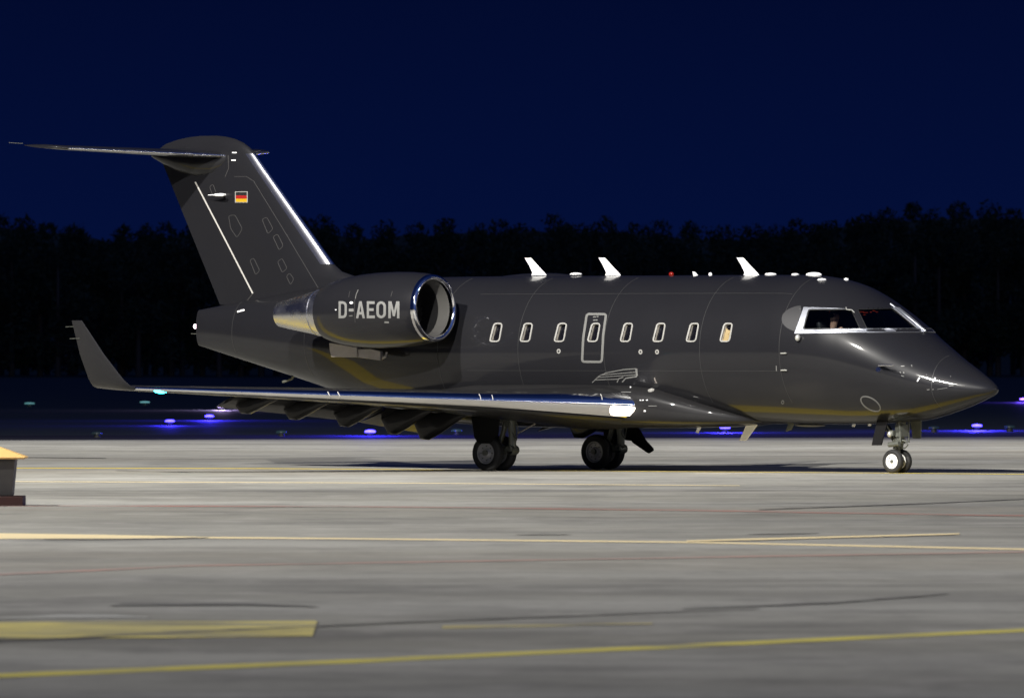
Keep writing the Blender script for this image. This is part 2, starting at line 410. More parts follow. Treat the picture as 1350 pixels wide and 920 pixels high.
# cabin windows
for i, (c, o_) in enumerate(zip(WIN, wouter)):
    i_ = inset(o_, 1.75)
    mb = MB(); rows = []
    cen = Vector((0, 0, 0)); pts = [cast(FUSB, *p) for p in i_]
    nav = sum((q[1] for q in pts), Vector()) / len(pts)
    for (a, b2) in zip(o_, i_):
        A, An = cast(FUSB, *a); B, Bn = cast(FUSB, *b2)
        rows.append([A + An * 0.001, A + An * 0.012, (A + B) / 2 + An * 0.014, B + Bn * 0.010, B - nav * 0.015])
    rows.append(rows[0]); mb.rings(rows, cap=False, closed=False)
    root = mb.build('cabin_window', M['winframe'], jet)
    rv = MB(); rows = [[B - nav * 0.012, B - nav * 0.068] for B, _ in pts]; rows.append(rows[0]); rv.rings(rows, cap=False, closed=False)
    rv.build('window_reveal', M['reveal'], root)
    pm = MB(); loop = [B - nav * 0.060 for B, _ in pts]; cc = sum(loop, Vector()) / len(loop)
    pm.rings([[cc + (q - cc) * f for q in loop] for f in (0.05, 0.5, 1.02)], cap=False); pm.f.append(tuple(range(len(loop)))); pm.m.append(0)
    pm.build('pane', M['pane'], root, smooth=False)
    if i == 7:
        root['label'] = 'cabin window with a beige shade drawn down'
        sm = MB(); zt = max(q.z for q in loop); zb_ = min(q.z for q in loop); zc = zb_ + (zt - zb_) * 0.82
        lp = [B - nav * 0.050 for B, _ in pts]; lp = [Vector((q.x, q.y, min(q.z, zc))) for q in lp]; cc = sum(lp, Vector()) / len(lp)
        sm.rings([[cc + (q - cc) * f for q in lp] for f in (0.05, 0.5, 1.0)], cap=False)
        sm.build('shade', M['shade'], root)

# cockpit glazing: one metal frame with two openings a side, mirrored on the far side
def frame_patch(loop_out, holes_, name, m, parent, off):
    """flat-topped skin sheet with holes, cut from a fine pixel grid"""
    x0 = min(p[0] for p in loop_out); x1 = max(p[0] for p in loop_out); y0 = min(p[1] for p in loop_out); y1 = max(p[1] for p in loop_out)
    polys = [[Vector((p[0], p[1], 0)) for p in dens(loop_out, 3)]] + [[Vector((p[0], p[1], 0)) for p in dens(h_, 3)] for h_ in holes_]
    flat = [p for q in polys for p in q]; tris = tessellate_polygon(polys)
    bm = bmesh.new(); vs = [bm.verts.new(p) for p in flat]
    for t in tris:
        try: bm.faces.new([vs[i] for i in t])
        except ValueError: pass
    bmesh.ops.subdivide_edges(bm, edges=[e for e in bm.edges if e.calc_length() > 6], cuts=3, use_grid_fill=True)
    bmesh.ops.triangulate(bm, faces=bm.faces)
    bm.verts.index_update(); V = []
    ok = True
    for v in bm.verts:
        h, nn = cast(FUSB, v.co.x, v.co.y)
        if h is None:
            h, nn = inv(v.co.x, v.co.y, 0.0), Vector((0.5, 0, 0.8))
        V.append((h, nn))
    F_ = [tuple(v.index for v in f.verts) for f in bm.faces]; bd = [tuple(v.index for v in e.verts) for e in bm.edges if len(e.link_faces) == 1]
    bm.free(); N = len(V)
    verts = [h + nn * off for h, nn in V] + [h - nn * 0.03 for h, nn in V]
    faces = F_ + [(a, b2, b2 + N, a + N) for a, b2 in bd]
    return verts, faces
fv_, ff_ = frame_patch(CFR, [CW1, CW2], 'cockpit_frame', None, None, 0.014)
cframe = link('cockpit_frame', fv_, ff_, M['framemetal'], jet, sharp=50)
link('cockpit_frame', [Vector((v.x, -v.y, v.z)) for v in fv_], ff_, M['framemetal'], jet, sharp=50)
for lp in (CW1, CW2):
    lp = resample(lp, 60); c = np.mean(np.array(lp), axis=0); mb = MB()
    rr = [[surf(FUSB, (c[0] + (p[0] - c[0]) * f, c[1] + (p[1] - c[1]) * f), -0.012) for p in lp] for f in (0.02, 0.25, 0.5, 0.75, 1.0, 1.03)]
    mb.rings(rr, cap=False); mb.f.append(tuple(range(60))); mb.m.append(0)
    mb.build('cockpit_window', M['glass'], cframe)
# dark seal inside each opening
for lp in (CW1, CW2):
    ring_on(FUSB, resample(lp, 80), inset(resample(lp, 80), 1.0), 'window_seal', M['black'], cframe, off=0.004)
strip_on(FUSB, [(1115.5, 406.0), (1116, 409.0), (1123, 409.5), (1126.5, 413)], 1.2, 'wiper_arm', M['gearw'], cframe, off=0.02)
# bright bead along the centre post
mb = MB(); mb.tube([inv(1174.0, 401.6, 0.0) + Vector((0, 0, 0.012)), inv(1197, 419.5, 0.0) + Vector((0.01, 0, 0.016)), inv(1220.5, 437.6, 0.0) + Vector((0, 0, 0.012))], 0.020, 10); mb.build('centre_post', M['framemetal'], jet)

# pale patch behind the side window
el = [(1061 + 31.5 * math.cos(t), 421 + 18.2 * math.sin(t)) for t in np.linspace(math.pi * 0.5, math.pi * 1.5, 24)] + [(1055, 419)]
el = [(1060 + 29.5 * math.cos(t), 420.5 + 17.8 * math.sin(t)) for t in np.linspace(R(97), R(262), 26)] + [(1056.5, 411), (1050, 431)]
patch_on(FUSB, el, 'side_patch', M['patch'], jet, off=0.004, n_=50, rings=6)

# cockpit interior
mb = MB()
mb.revolve([(0, 0.01), (0, 1.27), (0.04, 1.27), (0.04, 0.01)], (6.12, 0, 2.2), (1, 0, 0), 40); mb.box((7.1, 0, 1.75), (2.0, 1.9, 0.06))
mb.build('cockpit_bulkhead', M['cabin_dark'], jet)
mb = MB(); mb.box((7.95, 0, 2.34), (0.5, 1.5, 0.16)); mb.box((7.78, 0, 2.18), (0.25, 1.4, 0.30)); gsh = mb.build('glareshield', M['cabin_dark'], jet, bevel=0.03)
mb = MB()
for k in range(5): mb = MB(); mb.box((7.645, -0.55 + 0.16 * k, 2.22), (0.006, 0.09, 0.012)); mb.build('instrument_light', M['redlit'], gsh)
def seat(y):
    mb = MB(); mb.box((6.75, y, 2.2), (0.14, 0.5, 0.75), Matrix.Rotation(R(-8), 3, 'Y')); mb.box((7.0, y, 1.9), (0.5, 0.5, 0.14)); mb.box((6.68, y, 2.66), (0.10, 0.26, 0.18), Matrix.Rotation(R(-8), 3, 'Y'))
    return mb.build('seat', M['seatm'], jet, bevel=0.04)
seat(-0.5); seat(0.5)
mb = MB(); mb.box((6.62, -0.98, 2.65), (0.05, 0.03, 0.62), Matrix.Rotation(R(18), 3, 'X')); mb.build('interior_pillar', M['marking'], jet)
ovh = MB(); ovh.box((7.0, 0, 3.10), (0.9, 0.7, 0.05)); ovp = ovh.build('overhead_panel', M['cabin_dark'], jet)
rl = MB()
def cock(px, py, y): return inv(px, py, y)
for (px, py, w) in [(1072.5, 411.2, 5), (1075, 411.4, 3), (1074, 415.5, 3), (1073.5, 419, 3), (1074, 423.2, 3), (1096, 411.0, 4), (1099, 411.5, 3), (1136, 411.2, 4), (1141, 412, 5), (1139.5, 415, 2.5), (1148, 411.5, 2), (1152, 409.8, 3), (1156, 411.3, 2.5)]:
    rl = MB(); p = cock(px, py, 0.15); rl.box(p, (w * 0.013, w * 0.013, 0.012)); rl.build('instrument_light', M['redlit'], ovp)

# ---- wing-to-body fairing
fb = MB(); rings = []
for x, zt, zb_, w in [(5.2, 0.98, 0.90, 0.38), (4.9, 1.07, 0.855, 0.72), (4.4, 1.235, 0.82, 1.04), (3.9, 1.40, 0.80, 1.25), (3.4, 1.56, 0.79, 1.37), (2.8, 1.63, 0.785, 1.43), (1.0, 1.64, 0.78, 1.47), (-0.8, 1.62, 0.80, 1.46), (-1.7, 1.52, 0.85, 1.40), (-2.5, 1.42, 1.00, 1.2), (-3.1, 1.38, 1.2, 0.75)]:
    zc = (zt + zb_) / 2; hh = (zt - zb_) / 2; e = 0.55
    rings.append([Vector((x, -w * math.copysign(abs(math.sin(a))**e, math.sin(a)), zc + hh * math.copysign(abs(math.cos(a))**e, math.cos(a)))) for a in np.linspace(0, 2 * math.pi, 64, endpoint=False)])
fb.rings(rings); fairing = fb.build('belly_fairing', M['fair'], jet, sharp=60)
FAIRB = BVHTree.FromPolygons(fb.v, fb.f)

# ---- lofted surfaces
def naca(t, n_=40, camber=0.0):
    """(x, z) loop from trailing edge over the top to the leading edge and back underneath"""
    b_ = np.linspace(0, math.pi, n_); x = (1 - np.cos(b_)) / 2
    y = 5 * t * (0.2969 * np.sqrt(x) - 0.1260 * x - 0.3516 * x**2 + 0.2843 * x**3 - 0.1036 * x**4)
    cm = camber * 4 * x * (1 - x)
    up = [(float(a), float(c + m_)) for a, c, m_ in zip(x, y, cm)][::-1]; lo = [(float(a), float(-c + m_)) for a, c, m_ in zip(x, y, cm)][1:]
    return up + lo
def section(le, chord, t, cdir, tdir, camber=0.0):
    le, cdir, tdir = Vector(le), Vector(cdir).normalized(), Vector(tdir).normalized()
    return [le + cdir * (a * chord) + tdir * (z * chord) for a, z in naca(t, 40, camber)], [a for a, z in naca(t, 40, camber)]
def loft_range(secs, lo, hi, name, m, parent, cap=True, mirror=False):
    """part of a lofted aerofoil between two chord fractions"""
    fr_ = secs[0][1]; n_ = len(fr_); idx = [i for i in range(n_) if lo - 1e-6 <= fr_[i] <= hi + 1e-6]
    mb = MB()
    if lo <= 0:                       # contiguous round the leading edge
        rows = [[s_[0][i] for i in idx] for s_ in secs]
        mb.rings(rows, cap=False, closed=False)
        if hi >= 1:
            mb.f.append(tuple(range(len(idx)))); mb.m.append(0); k = (len(secs) - 1) * len(idx); mb.f.append(tuple(k + q for q in range(len(idx)))); mb.m.append(0)
    else:
        mid = n_ // 2; up = [i for i in idx if i < mid]; dn = [i for i in idx if i > mid]
        loop = up + dn if False else up[::-1] + dn[::-1] if False else up + dn
        rows = [[s_[0][i] for i in loop] for s_ in secs]
        mb.rings(rows, cap=True, closed=True)
    if mirror: mb.v = [Vector((v.x, -v.y, v.z)) for v in mb.v]
    return mb.build(name, m, parent, sharp=35), mb

LEx = lambda y: 3.14 - 0.6713 * (abs(y) - 1.35)
LEz = lambda y: 1.20 + 0.0405 * (abs(y) - 1.35)
def wchord(y):
    y = abs(y); te = np.interp(y, [0, 1.35, 3.4, 9.2], [-0.95, -1.0, -1.28, -3.02]); return LEx(y) - float(te)
wsecs = []
for y in [0.9, 1.35, 2.0, 2.8, 3.6, 4.8, 6.0, 7.2, 8.2, 8.8, 9.15]:
    inc = R(float(np.interp(y, [1.35, 9.2], [2.6, -0.5]))); tk = float(np.interp(y, [0.9, 1.6, 3.4, 9.2], [0.18, 0.165, 0.128, 0.105]))
    wsecs.append(section((LEx(y), -y, LEz(y)), wchord(y), tk, (-math.cos(inc), 0, -math.sin(inc)), (-math.sin(inc), 0, math.cos(inc)), 0.012))
wt_le = inv(109, 422.5, -9.78); wb_le = Vector((LEx(9.15), -9.15, LEz(9.15)))
wl = [wsecs[-1]]
for f, cant in ((0.03, 25), (0.08, 52), (0.14, 70), (0.5, 76), (1.0, 76)):
    a = R(cant); base_c = wchord(9.15); ch = base_c + (0.24 - base_c) * f
    yy = -9.15 - 0.63 * min(1, (f * 1.0) ** 0.55) ; p = Vector((wb_le.x + (wt_le.x - wb_le.x) * f ** 1.0 - 0.02, yy, wb_le.z + (wt_le.z - wb_le.z) * f))
    wl.append(section(p, ch, 0.10, (-1, 0, 0), (0, math.sin(a), math.cos(a))))
WINGB = None
for mir in (False, True):
    sgn = -1 if not mir else 1
    wing, wmb = loft_range(wsecs, 0.06, 1.0, 'wing', M['fair'], jet, mirror=mir)
    le_o, le_mb = loft_range(wsecs, 0.0, 0.065, 'leading_edge', M['chrome'], wing, mirror=mir)
    wlo, _ = loft_range(wl, 0.0, 1.0, 'winglet', M['paint'], wing, mirror=mir)
    if not mir: LEB = BVHTree.FromPolygons(le_mb.v, le_mb.f); WINGB = BVHTree.FromPolygons(wmb.v, wmb.f)
    # flaps, set down a few degrees behind the trailing edge
    for (ya, yb) in ((1.75, 3.35), (3.42, 6.5)):
        fs = []
        for y in np.linspace(ya, yb, 5):
            inc = R(float(np.interp(y, [1.35, 9.2], [2.6, -0.5]))); te = LEx(y) - wchord(y); zt = LEz(y) - math.sin(inc) * wchord(y)
            a = R(22); ch = 0.19 * wchord(y) + 0.12
            fs.append(section((te + 0.16, sgn * y, zt - 0.035), ch, 0.12, (-math.cos(a), 0, -math.sin(a)), (-math.sin(a), 0, math.cos(a))))
        loft_range(fs, 0.0, 1.0, 'flap', M['fair'], wing)
    # hinge fairings under the flaps
    for y, dp, ln in ((2.25, 0.50, 1.05), (3.05, 0.46, 1.0), (4.1, 0.40, 0.92), (5.15, 0.34, 0.86), (6.15, 0.29, 0.8)):
        te = LEx(y) - wchord(y); inc = R(float(np.interp(y, [1.35, 9.2], [2.6, -0.5]))); z0 = LEz(y) - math.sin(inc) * wchord(y) - 0.03
        mb = MB(); hw = 0.085; rings = []
        for x, zt_, zb_, w in [(te + ln, z0 + 0.02, z0 - 0.03, 0.02), (te + ln * 0.75, z0 + 0.02, z0 - dp * 0.32, hw * 0.8), (te + ln * 0.35, z0 + 0.0, z0 - dp * 0.78, hw), (te + 0.12, z0 - 0.02, z0 - dp, hw), (te - 0.06, z0 - 0.05, z0 - dp * 0.98, hw * 0.8), (te - 0.24, z0 - 0.07, z0 - dp * 0.35, hw * 0.5), (te - 0.33, z0 - 0.1, z0 - 0.15, 0.02)]:
            zc = (zt_ + zb_) / 2; hh = (zt_ - zb_) / 2
            rings.append([Vector((x, sgn * y + w * math.copysign(abs(math.cos(q))**0.6, math.cos(q)), zc + hh * math.copysign(abs(math.sin(q))**0.6, math.sin(q)))) for q in np.linspace(0, 2 * math.pi, 20, endpoint=False)])
        mb.rings(rings); mb.build('flap_fairing', M['fair'], wing, sharp=55)
    if not mir: WING = wing
# lights in the wing
patch_on(LEB, rnd([(805, 534.5), (838.5, 536.5), (836, 547.5), (804, 546.5)], 4), 'landing_light', M['landing'], WING, off=0.012, n_=40)
NAVPOS = inv(211, 514.5, -8.62)
for px in (632, 648, 434, 447, 792):
    strip_on(LEB, [(px - 2, 516.5), (px + 1, 522), (px + 2, 527)], 0.9, 'panel_seam', M['hinge'], WING, off=0.004, step=1.5)

# ---- fin, rudder, tailplane
def fsec(z, le, te, tk): return section((le, 0, z), le - te, tk, (-1, 0, 0), (0, 1, 0))
fLE = lambda z: -5.04 - 0.9254 * (z - 3.68)
fTE = lambda z: -7.94 - 0.533 * (z - 3.05)
fsecs = [fsec(3.05, -4.3, fTE(3.05), 0.085), fsec(3.50, -4.42, fTE(3.50), 0.085), fsec(3.585, -4.68, fTE(3.585), 0.088), fsec(3.66, -4.95, fTE(3.66), 0.09)]
for z in (3.8, 4.2, 4.6, 5.0, 5.4, 5.7, 5.9): fsecs.append(fsec(z, fLE(z), fTE(z), 0.092))
fsecs += [fsec(6.0, -7.21, -9.44, 0.088), fsec(6.09, -7.36, -9.28, 0.08), fsec(6.165, -7.57, -8.98, 0.07), fsec(6.205, -7.77, -8.72, 0.055), fsec(6.228, -8.0, -8.45, 0.03)]
# rudder reaches only up to the tailplane
fin, finmb = loft_range(fsecs, 0.0, 1.0, 'fin', M['paint'], jet)
FINB = BVHTree.FromPolygons(finmb.v, finmb.f)
fle = [section((fLE(z) + 0.012, 0, z), (fLE(z) - fTE(z)), 0.097, (-1, 0, 0), (0, 1, 0)) for z in np.linspace(3.80, 5.88, 8)]
loft_range(fle, 0.0, 0.085, 'leading_edge', M['finchrome'], fin)
strip_on(FINB, [(257.5, 240), (296, 314), (333.5, 387)], 1.7, 'hinge_line', M['hinge'], fin, off=0.006)
strip_on(FINB, [(333.5, 387), (325, 397.5), (314, 400.5), (292, 403)], 1.0, 'hinge_line', M['seam'], fin, off=0.006)
stab_in = R(-4.0)
for mir in (False, True):
    ss = []
    for y in (0.0, 0.3, 1.0, 1.8, 2.5, 2.9, 3.04, 3.10):
        f = y / 3.1; le = -7.66 - 1.62 * f; ch = 1.80 - 0.88 * f; tk = 0.085; z = 5.84 + 0.135 * f
        if y > 2.95: le -= (0.06 if y < 3.08 else 0.25); ch -= (0.08 if y < 3.08 else 0.33)
        ss.append(section((le, (y if mir else -y), z + (0.0 if y <= 2.95 else 0.01)), ch, tk, (-math.cos(stab_in), 0, -math.sin(stab_in)), (-math.sin(stab_in), 0, math.cos(stab_in))))
    st, _ = loft_range(ss, 0.05, 1.0, 'tailplane', M['paint'], jet)
    loft_range(ss[:6], 0.0, 0.055, 'leading_edge', M['nozzle'], st); loft_range(ss[5:], 0.0, 0.055, 'tip_edge', M['paint'], st)
mb = MB(); rings = []
for x, zt, zb_, w in [(-7.62, 5.88, 5.80, 0.05), (-7.75, 5.93, 5.66, 0.14), (-8.05, 5.99, 5.50, 0.20), (-8.45, 6.02, 5.46, 0.22), (-8.9, 6.02, 5.55, 0.19), (-9.3, 6.0, 5.70, 0.14), (-9.62, 5.95, 5.84, 0.04)]:
    zc = (zt + zb_) / 2; hh = (zt - zb_) / 2
    rings.append([Vector((x, w * math.cos(q), zc + hh * math.sin(q))) for q in np.linspace(0, 2 * math.pi, 28, endpoint=False)])
mb.rings(rings); mb.build('tailplane_fairing', M['paint'], fin)
# flag, little blade, placards and panels of the fin
patch_on(FINB, [(310, 252.6), (326.6, 252.6), (326.6, 267.2), (310, 267.2)], 'flag', M['winframe'], fin, off=0.004, n_=60)
flag = fin.children[-1]
for k, mm in enumerate(('flagk', 'flagr', 'flagy')):
    y0 = 253.5 + 4.35 * k; patch_on(FINB, [(311.2, y0), (325.7, y0), (325.7, y0 + 4.3), (311.2, y0 + 4.3)], 'flag_stripe', M[mm], flag, off=0.008, n_=48)
for q in ([(301, 284.5), (310, 283), (320, 302), (312.5, 314), (304, 302)], [(345, 289), (352, 286), (360.5, 302), (353, 309)], [(359.5, 312), (366, 308), (374, 324), (368, 330.5)],
          [(365.5, 345), (372, 340), (379, 354), (372, 360)], [(377, 364), (382, 359.5), (388, 368), (383, 376)], [(329, 343), (334.5, 339.5), (343, 357), (337, 363)], [(276, 246), (281, 242.5), (286, 256), (280, 258)]):
    q = resample(rnd(q, 3), 48); ring_on(FINB, q, inset(q, 0.65), 'access_panel', M['seam'], fin, off=0.004)
strip_on(FINB, [(335, 240), (372, 300), (421, 382)], 0.6, 'panel_seam', M['seam'], fin, off=0.004)
strip_on(FINB, [(301, 205), (301.5, 222), (297, 233)], 0.8, 'panel_seam', M['seam'], fin, off=0.004)
strip_on(FINB, [(309, 233), (325, 233), (336, 240)], 0.6, 'panel_seam', M['seam'], fin, off=0.004)
strip_on(FINB, [(306, 201.5), (312, 201.5)], 1.3, 'placard', M['white'], fin, off=0.005, step=2)
strip_on(FINB, [(305, 211.5), (311, 211.5)], 1.3, 'placard', M['white'], fin, off=0.005, step=2)
h, nn = cast(FINB, 297, 257)
mb = MB(); mb.revolve([(-0.14, 0.012), (-0.1, 0.022), (0.0, 0.03), (0.08, 0.03), (0.12, 0.012)], h + nn * 0.16); mb.revolve([(-0.28, 0.006), (-0.13, 0.010)], h + nn * 0.16); mb.tube([h, h + nn * 0.16], 0.02); mb.build('fin_probe', M['white'], fin)
mb = MB(); p = inv(331, 199, 0); mb.plate([p + Vector((0.0, 0, 0)), p + Vector((0.0, 0, -0.05)), p + Vector((0.23, 0, 0.0))], 0.03, (0, 1, 0)); mb.build('fin_vane', M['paint'], fin)

# ---- engine nacelles
def nacelle(sy):
    o = Vector((-0.98, 2.08 * sy, 2.965)); ax = Vector((-1, 0, -0.030)).normalized()
    mb = MB()
    prof = [(0.10, 0.617), (0.22, 0.645), (0.5, 0.676), (0.9, 0.693), (1.3, 0.693), (1.65, 0.675), (1.95, 0.642), (2.2, 0.598), (2.42, 0.545), (2.52, 0.505), (2.52, 0.47)]
    mb.revolve(prof, o, ax, 72); nac = mb.build('engine_nacelle', M['paint'], jet, sharp=30)
    bv = BVHTree.FromPolygons(mb.v, mb.f)
    lp = MB(); lip = [(0.16, 0.520)] + [(0.055 - 0.055 * math.cos(a) if a < 0 else 0.055 - 0.055 * math.cos(a), 0.569 + 0.046 * math.sin(a)) for a in np.linspace(-R(100), R(88), 18)]
    lp.revolve(lip + [(0.10, 0.619)], o, ax, 72); lp.build('intake_lip', M['lipchrome'], nac, sharp=80)
    inn = MB(); inn.revolve([(0.09, 0.525), (0.20, 0.508), (0.36, 0.503)], o, ax, 64); inn.build('intake_duct', M['inlet'], nac)
    in2 = MB(); in2.revolve([(0.36, 0.5035), (0.5, 0.505), (0.78, 0.53)], o, ax, 64); in2.build('shaded_fan_case', M['fan'], nac)  # deeper duct coloured near black, imitating the unlit depth behind the lit crescent
    fn = MB(); fn.revolve([(0.42, 0.004), (0.46, 0.05), (0.55, 0.10), (0.70, 0.155), (0.74, 0.16)], o, ax, 32)
    for k in range(28):
        a = 2 * math.pi * k / 28; up = Vector((0, math.sin(a), math.cos(a))); sd = ax.cross(up)
        c = o + ax * 0.76
        fn.add([c + up * 0.15 - sd * 0.02 - ax * 0.03, c + up * 0.15 + sd * 0.02 + ax * 0.03, c + up * 0.525 + sd * 0.055 + ax * 0.02, c + up * 0.525 - sd * 0.055 - ax * 0.02], [(0, 1, 2, 3)])
    fn.revolve([(0.86, 0.01), (0.86, 0.53)], o, ax, 32); fn.build('fan', M['fan'], nac, sharp=30)
    nz = MB(); no = o + ax * 2.40
    nz.revolve([(0.0, 0.475), (0.06, 0.468), (0.33, 0.425), (0.335, 0.432), (0.345, 0.432), (0.35, 0.42), (0.9, 0.315), (1.30, 0.232), (1.29, 0.215), (0.9, 0.26)], no, ax, 64)
    nz.build('exhaust_nozzle', M['nozzle'], nac, sharp=30)
    cn = MB(); cn.revolve([(0.9, 0.26), (0.9, 0.02)], no, ax, 24); cn.build('exhaust_core', M['black'], nac)
    py_ = MB(); rings = []
    for y in (0.95, 1.5): rings.append(section((-1.55, sy * y, 2.86), 2.35, 0.14, (-1, 0, -0.03), (0, 0, 1))[0])
    py_.rings(rings); py_.build('pylon', M['paint'], nac)
    return nac, bv
nac, NACB = nacelle(-1); nacelle(1)
# duct box hanging below the right nacelle's pylon
mb = MB(); yb = -1.62
P = [inv(436, 452, yb), inv(437, 463, yb), inv(439, 470.5, yb), inv(473, 471, yb), inv(473, 458, yb)]
mb.plate(P, 0.10, (0, 1, 0)); mb.plate([inv(473.3, 460, yb + .02), inv(473.3, 471, yb + .02), inv(503, 475, yb + .02), inv(503, 463, yb + .02), inv(490, 460, yb + .02)], 0.07, (0, 1, 0))
mb.tube([inv(504, 472.5, yb), inv(508.5, 470, yb), inv(510, 464, yb)], 0.022, 8)
mb.build('pylon_duct', M['duct'], nac, smooth=False, bevel=0.01)
# registration lettering: outlines in a unit cell, cast on to the cowling
def glyph(polys, x, w, y, h): return [[(x + p[0] * w, y + (1 - p[1]) * h) for p in q] for q in polys]
def arc(cx, cy, rx, ry, a0, a1, n_=12): return [(cx + rx * math.cos(R(a0 + (a1 - a0) * k / n_)), cy + ry * math.sin(R(a0 + (a1 - a0) * k / n_))) for k in range(n_ + 1)]
GL = {'D': [[(0, 0)] + arc(.5, .25, .5, .25, -90, 0, 8) + arc(.5, .75, .5, .25, 0, 90, 8) + [(0, 1)], [(.26, .15)] + arc(.5, .30, .24, .15, -90, 0, 8) + arc(.5, .70, .24, .15, 0, 90, 8) + [(.26, .85)]],
      'A': [[(0, 0), (.36, 1), (.64, 1), (1, 0), (.74, 0), (.665, .22), (.335, .22), (.26, 0)], [(.39, .38), (.61, .38), (.5, .76)]],
      'E': [[(0, 0), (0, 1), (.97, 1), (.97, .84), (.27, .84), (.27, .59), (.85, .59), (.85, .43), (.27, .43), (.27, .16), (1, .16), (1, 0)]],
      'O': [arc(.5, .3, .5, .3, 180, 360, 12) + arc(.5, .7, .5, .3, 0, 180, 12), arc(.5, .32, .24, .17, 180, 360, 12) + arc(.5, .68, .24, .17, 0, 180, 12)],
      'M': [[(0, 0), (0, 1), (.28, 1), (.5, .42), (.72, 1), (1, 1), (1, 0), (.78, 0), (.78, .66), (.59, .12), (.41, .12), (.22, .66), (.22, 0)]],
      '-': [[(0, .40), (0, .57), (1, .57), (1, .40)]]}
def letter(ch, x, w, y=397.3, h=22.2, lean=0.02):
    polys = glyph(GL[ch], x, w, y, h)
    vec = [[Vector((p[0], p[1], 0)) for p in dens(q, 1.6)] for q in polys]; flat = [p for q in vec for p in q]
    bm = bmesh.new(); vs = [bm.verts.new(p) for p in flat]
    for t in tessellate_polygon(vec):
        try: bm.faces.new([vs[i] for i in t])
        except ValueError: pass
    bmesh.ops.subdivide_edges(bm, edges=[e for e in bm.edges if e.calc_length() > 4], cuts=3, use_grid_fill=True); bmesh.ops.triangulate(bm, faces=bm.faces)
    bm.verts.index_update(); V = [surf(NACB, (v.co.x, v.co.y), 0.006) for v in bm.verts]; V2 = [surf(NACB, (v.co.x, v.co.y), 0.001) for v in bm.verts]; N = len(V)
    F_ = [tuple(v.index for v in f.verts) for f in bm.faces]; F_ += [(e.verts[0].index, e.verts[1].index, e.verts[1].index + N, e.verts[0].index + N) for e in bm.edges if len(e.link_faces) == 1]
    bm.free(); return link('registration_letter', V + V2, F_, M['reg'], nac, smooth=False)
for ch, x, w in (('D', 446.6, 10.8), ('-', 460.2, 6.2), ('A', 469.6, 11.6), ('E', 483.8, 10.6), ('O', 496.4, 12.6), ('M', 512.2, 14.6)): letter(ch, x, w)
strip_on(NACB, [(460.5, 416.5), (465, 416.2)], 0.9, 'placard', M['marking'], nac, step=1.5)
patch_on(NACB, arc(463.3, 399.2, 2.3, 1.6, 0, 360, 16)[:-1], 'placard', M['white'], nac)
strip_on(NACB, [(507, 424.7), (513, 424.9)], 2.2, 'placard', M['marking'], nac, step=2)
strip_on(NACB, [(442.0, 408.4), (443.8, 408.4)], 1.0, 'placard', M['white'], nac, step=1)
strip_on(NACB, [(472.5, 382), (469.8, 388), (468.6, 394)], 0.8, 'panel_seam', M['marking'], nac); strip_on(NACB, [(468, 395), (467.6, 408), (468.5, 425)], 0.5, 'panel_seam', M['seam'], nac)
strip_on(NACB, [(461.5, 384), (459.8, 392)], 0.6, 'panel_seam', M['seam'], nac)
strip_on(NACB, [(517.5, 384), (515.5, 391)], 0.6, 'panel_seam', M['seam'], nac)

# ---- fuselage markings
dl = resample(rnd([(772.5, 412.5), (801.0, 412.8), (797.0, 440), (795.0, 478.5), (766.0, 478.2), (767.5, 446)], 5), 110)
ring_on(FUSB, dl, inset(dl, 3.0), 'exit_outline', M['marking'], jet, off=0.005)
for a, c, y in ((782, 786, 418.0), (786.8, 789.3, 417.6), (782.2, 788, 422.2)): strip_on(FUSB, [(a, y), (c, y - 0.2)], 1.4, 'placard', M['marking'], jet, step=1.5)
for cx, cy, r_ in ((736.7, 463, 2.5), (844.6, 463.8, 2.5), (866.4, 463.8, 2.5), (1032, 530, 1.9)):
    q = [(cx + r_ * math.cos(t), cy + 1.25 * r_ * math.sin(t)) for t in np.linspace(0, 2 * math.pi, 24, endpoint=False)]
    if cx < 1000: patch_on(FUSB, q, 'service_port', M['winframe'], jet, off=0.006, n_=24); patch_on(FUSB, [(cx + (p[0] - cx) * .45, cy + (p[1] - cy) * .5) for p in q], 'service_port', M['seam'], jet, off=0.010, n_=16, rings=2)
    else: ring_on(FUSB, q, inset(q, 0.7), 'service_port', M['marking'], jet)
ov = [(1147.8 + 12.6 * math.cos(t) + 5.0 * math.sin(t), 532.3 + 10.4 * math.sin(t) + 2.0 * math.cos(t)) for t in np.linspace(0, 2 * math.pi, 72, endpoint=False)]
ring_on(FUSB, ov, inset(ov, 1.5), 'nose_panel_outline', M['marking'], jet)
# overwing walkway hatching
mb = MB()
for q, w in ([(781, 504), (790, 495.5), (799, 491.5), (822, 487), (839.5, 485.8)], 1.1), ([(839.2, 486), (839.8, 495.5)], 2.6), ([(840, 496), (825, 498.5), (820.5, 503.5)], 1.6), ([(792, 494.2), (838, 490.5)], 0.9), ([(788, 497.3), (838, 493.9)], 0.9), ([(785, 500.6), (815, 499.6)], 1.0), ([(813.5, 504), (816, 499), (822, 497)], 1.4): mb_strip(mb, FUSB, q, w, 0.006)
mb.build('walkway_marking', M['marking'], jet)
def fcast(px, py):
    a = cast(FUSB, px, py); c = cast(FAIRB, px, py)
    if c[0] is None: return a
    if a[0] is None or (c[0] - CAML).length < (a[0] - CAML).length: return c
    return a
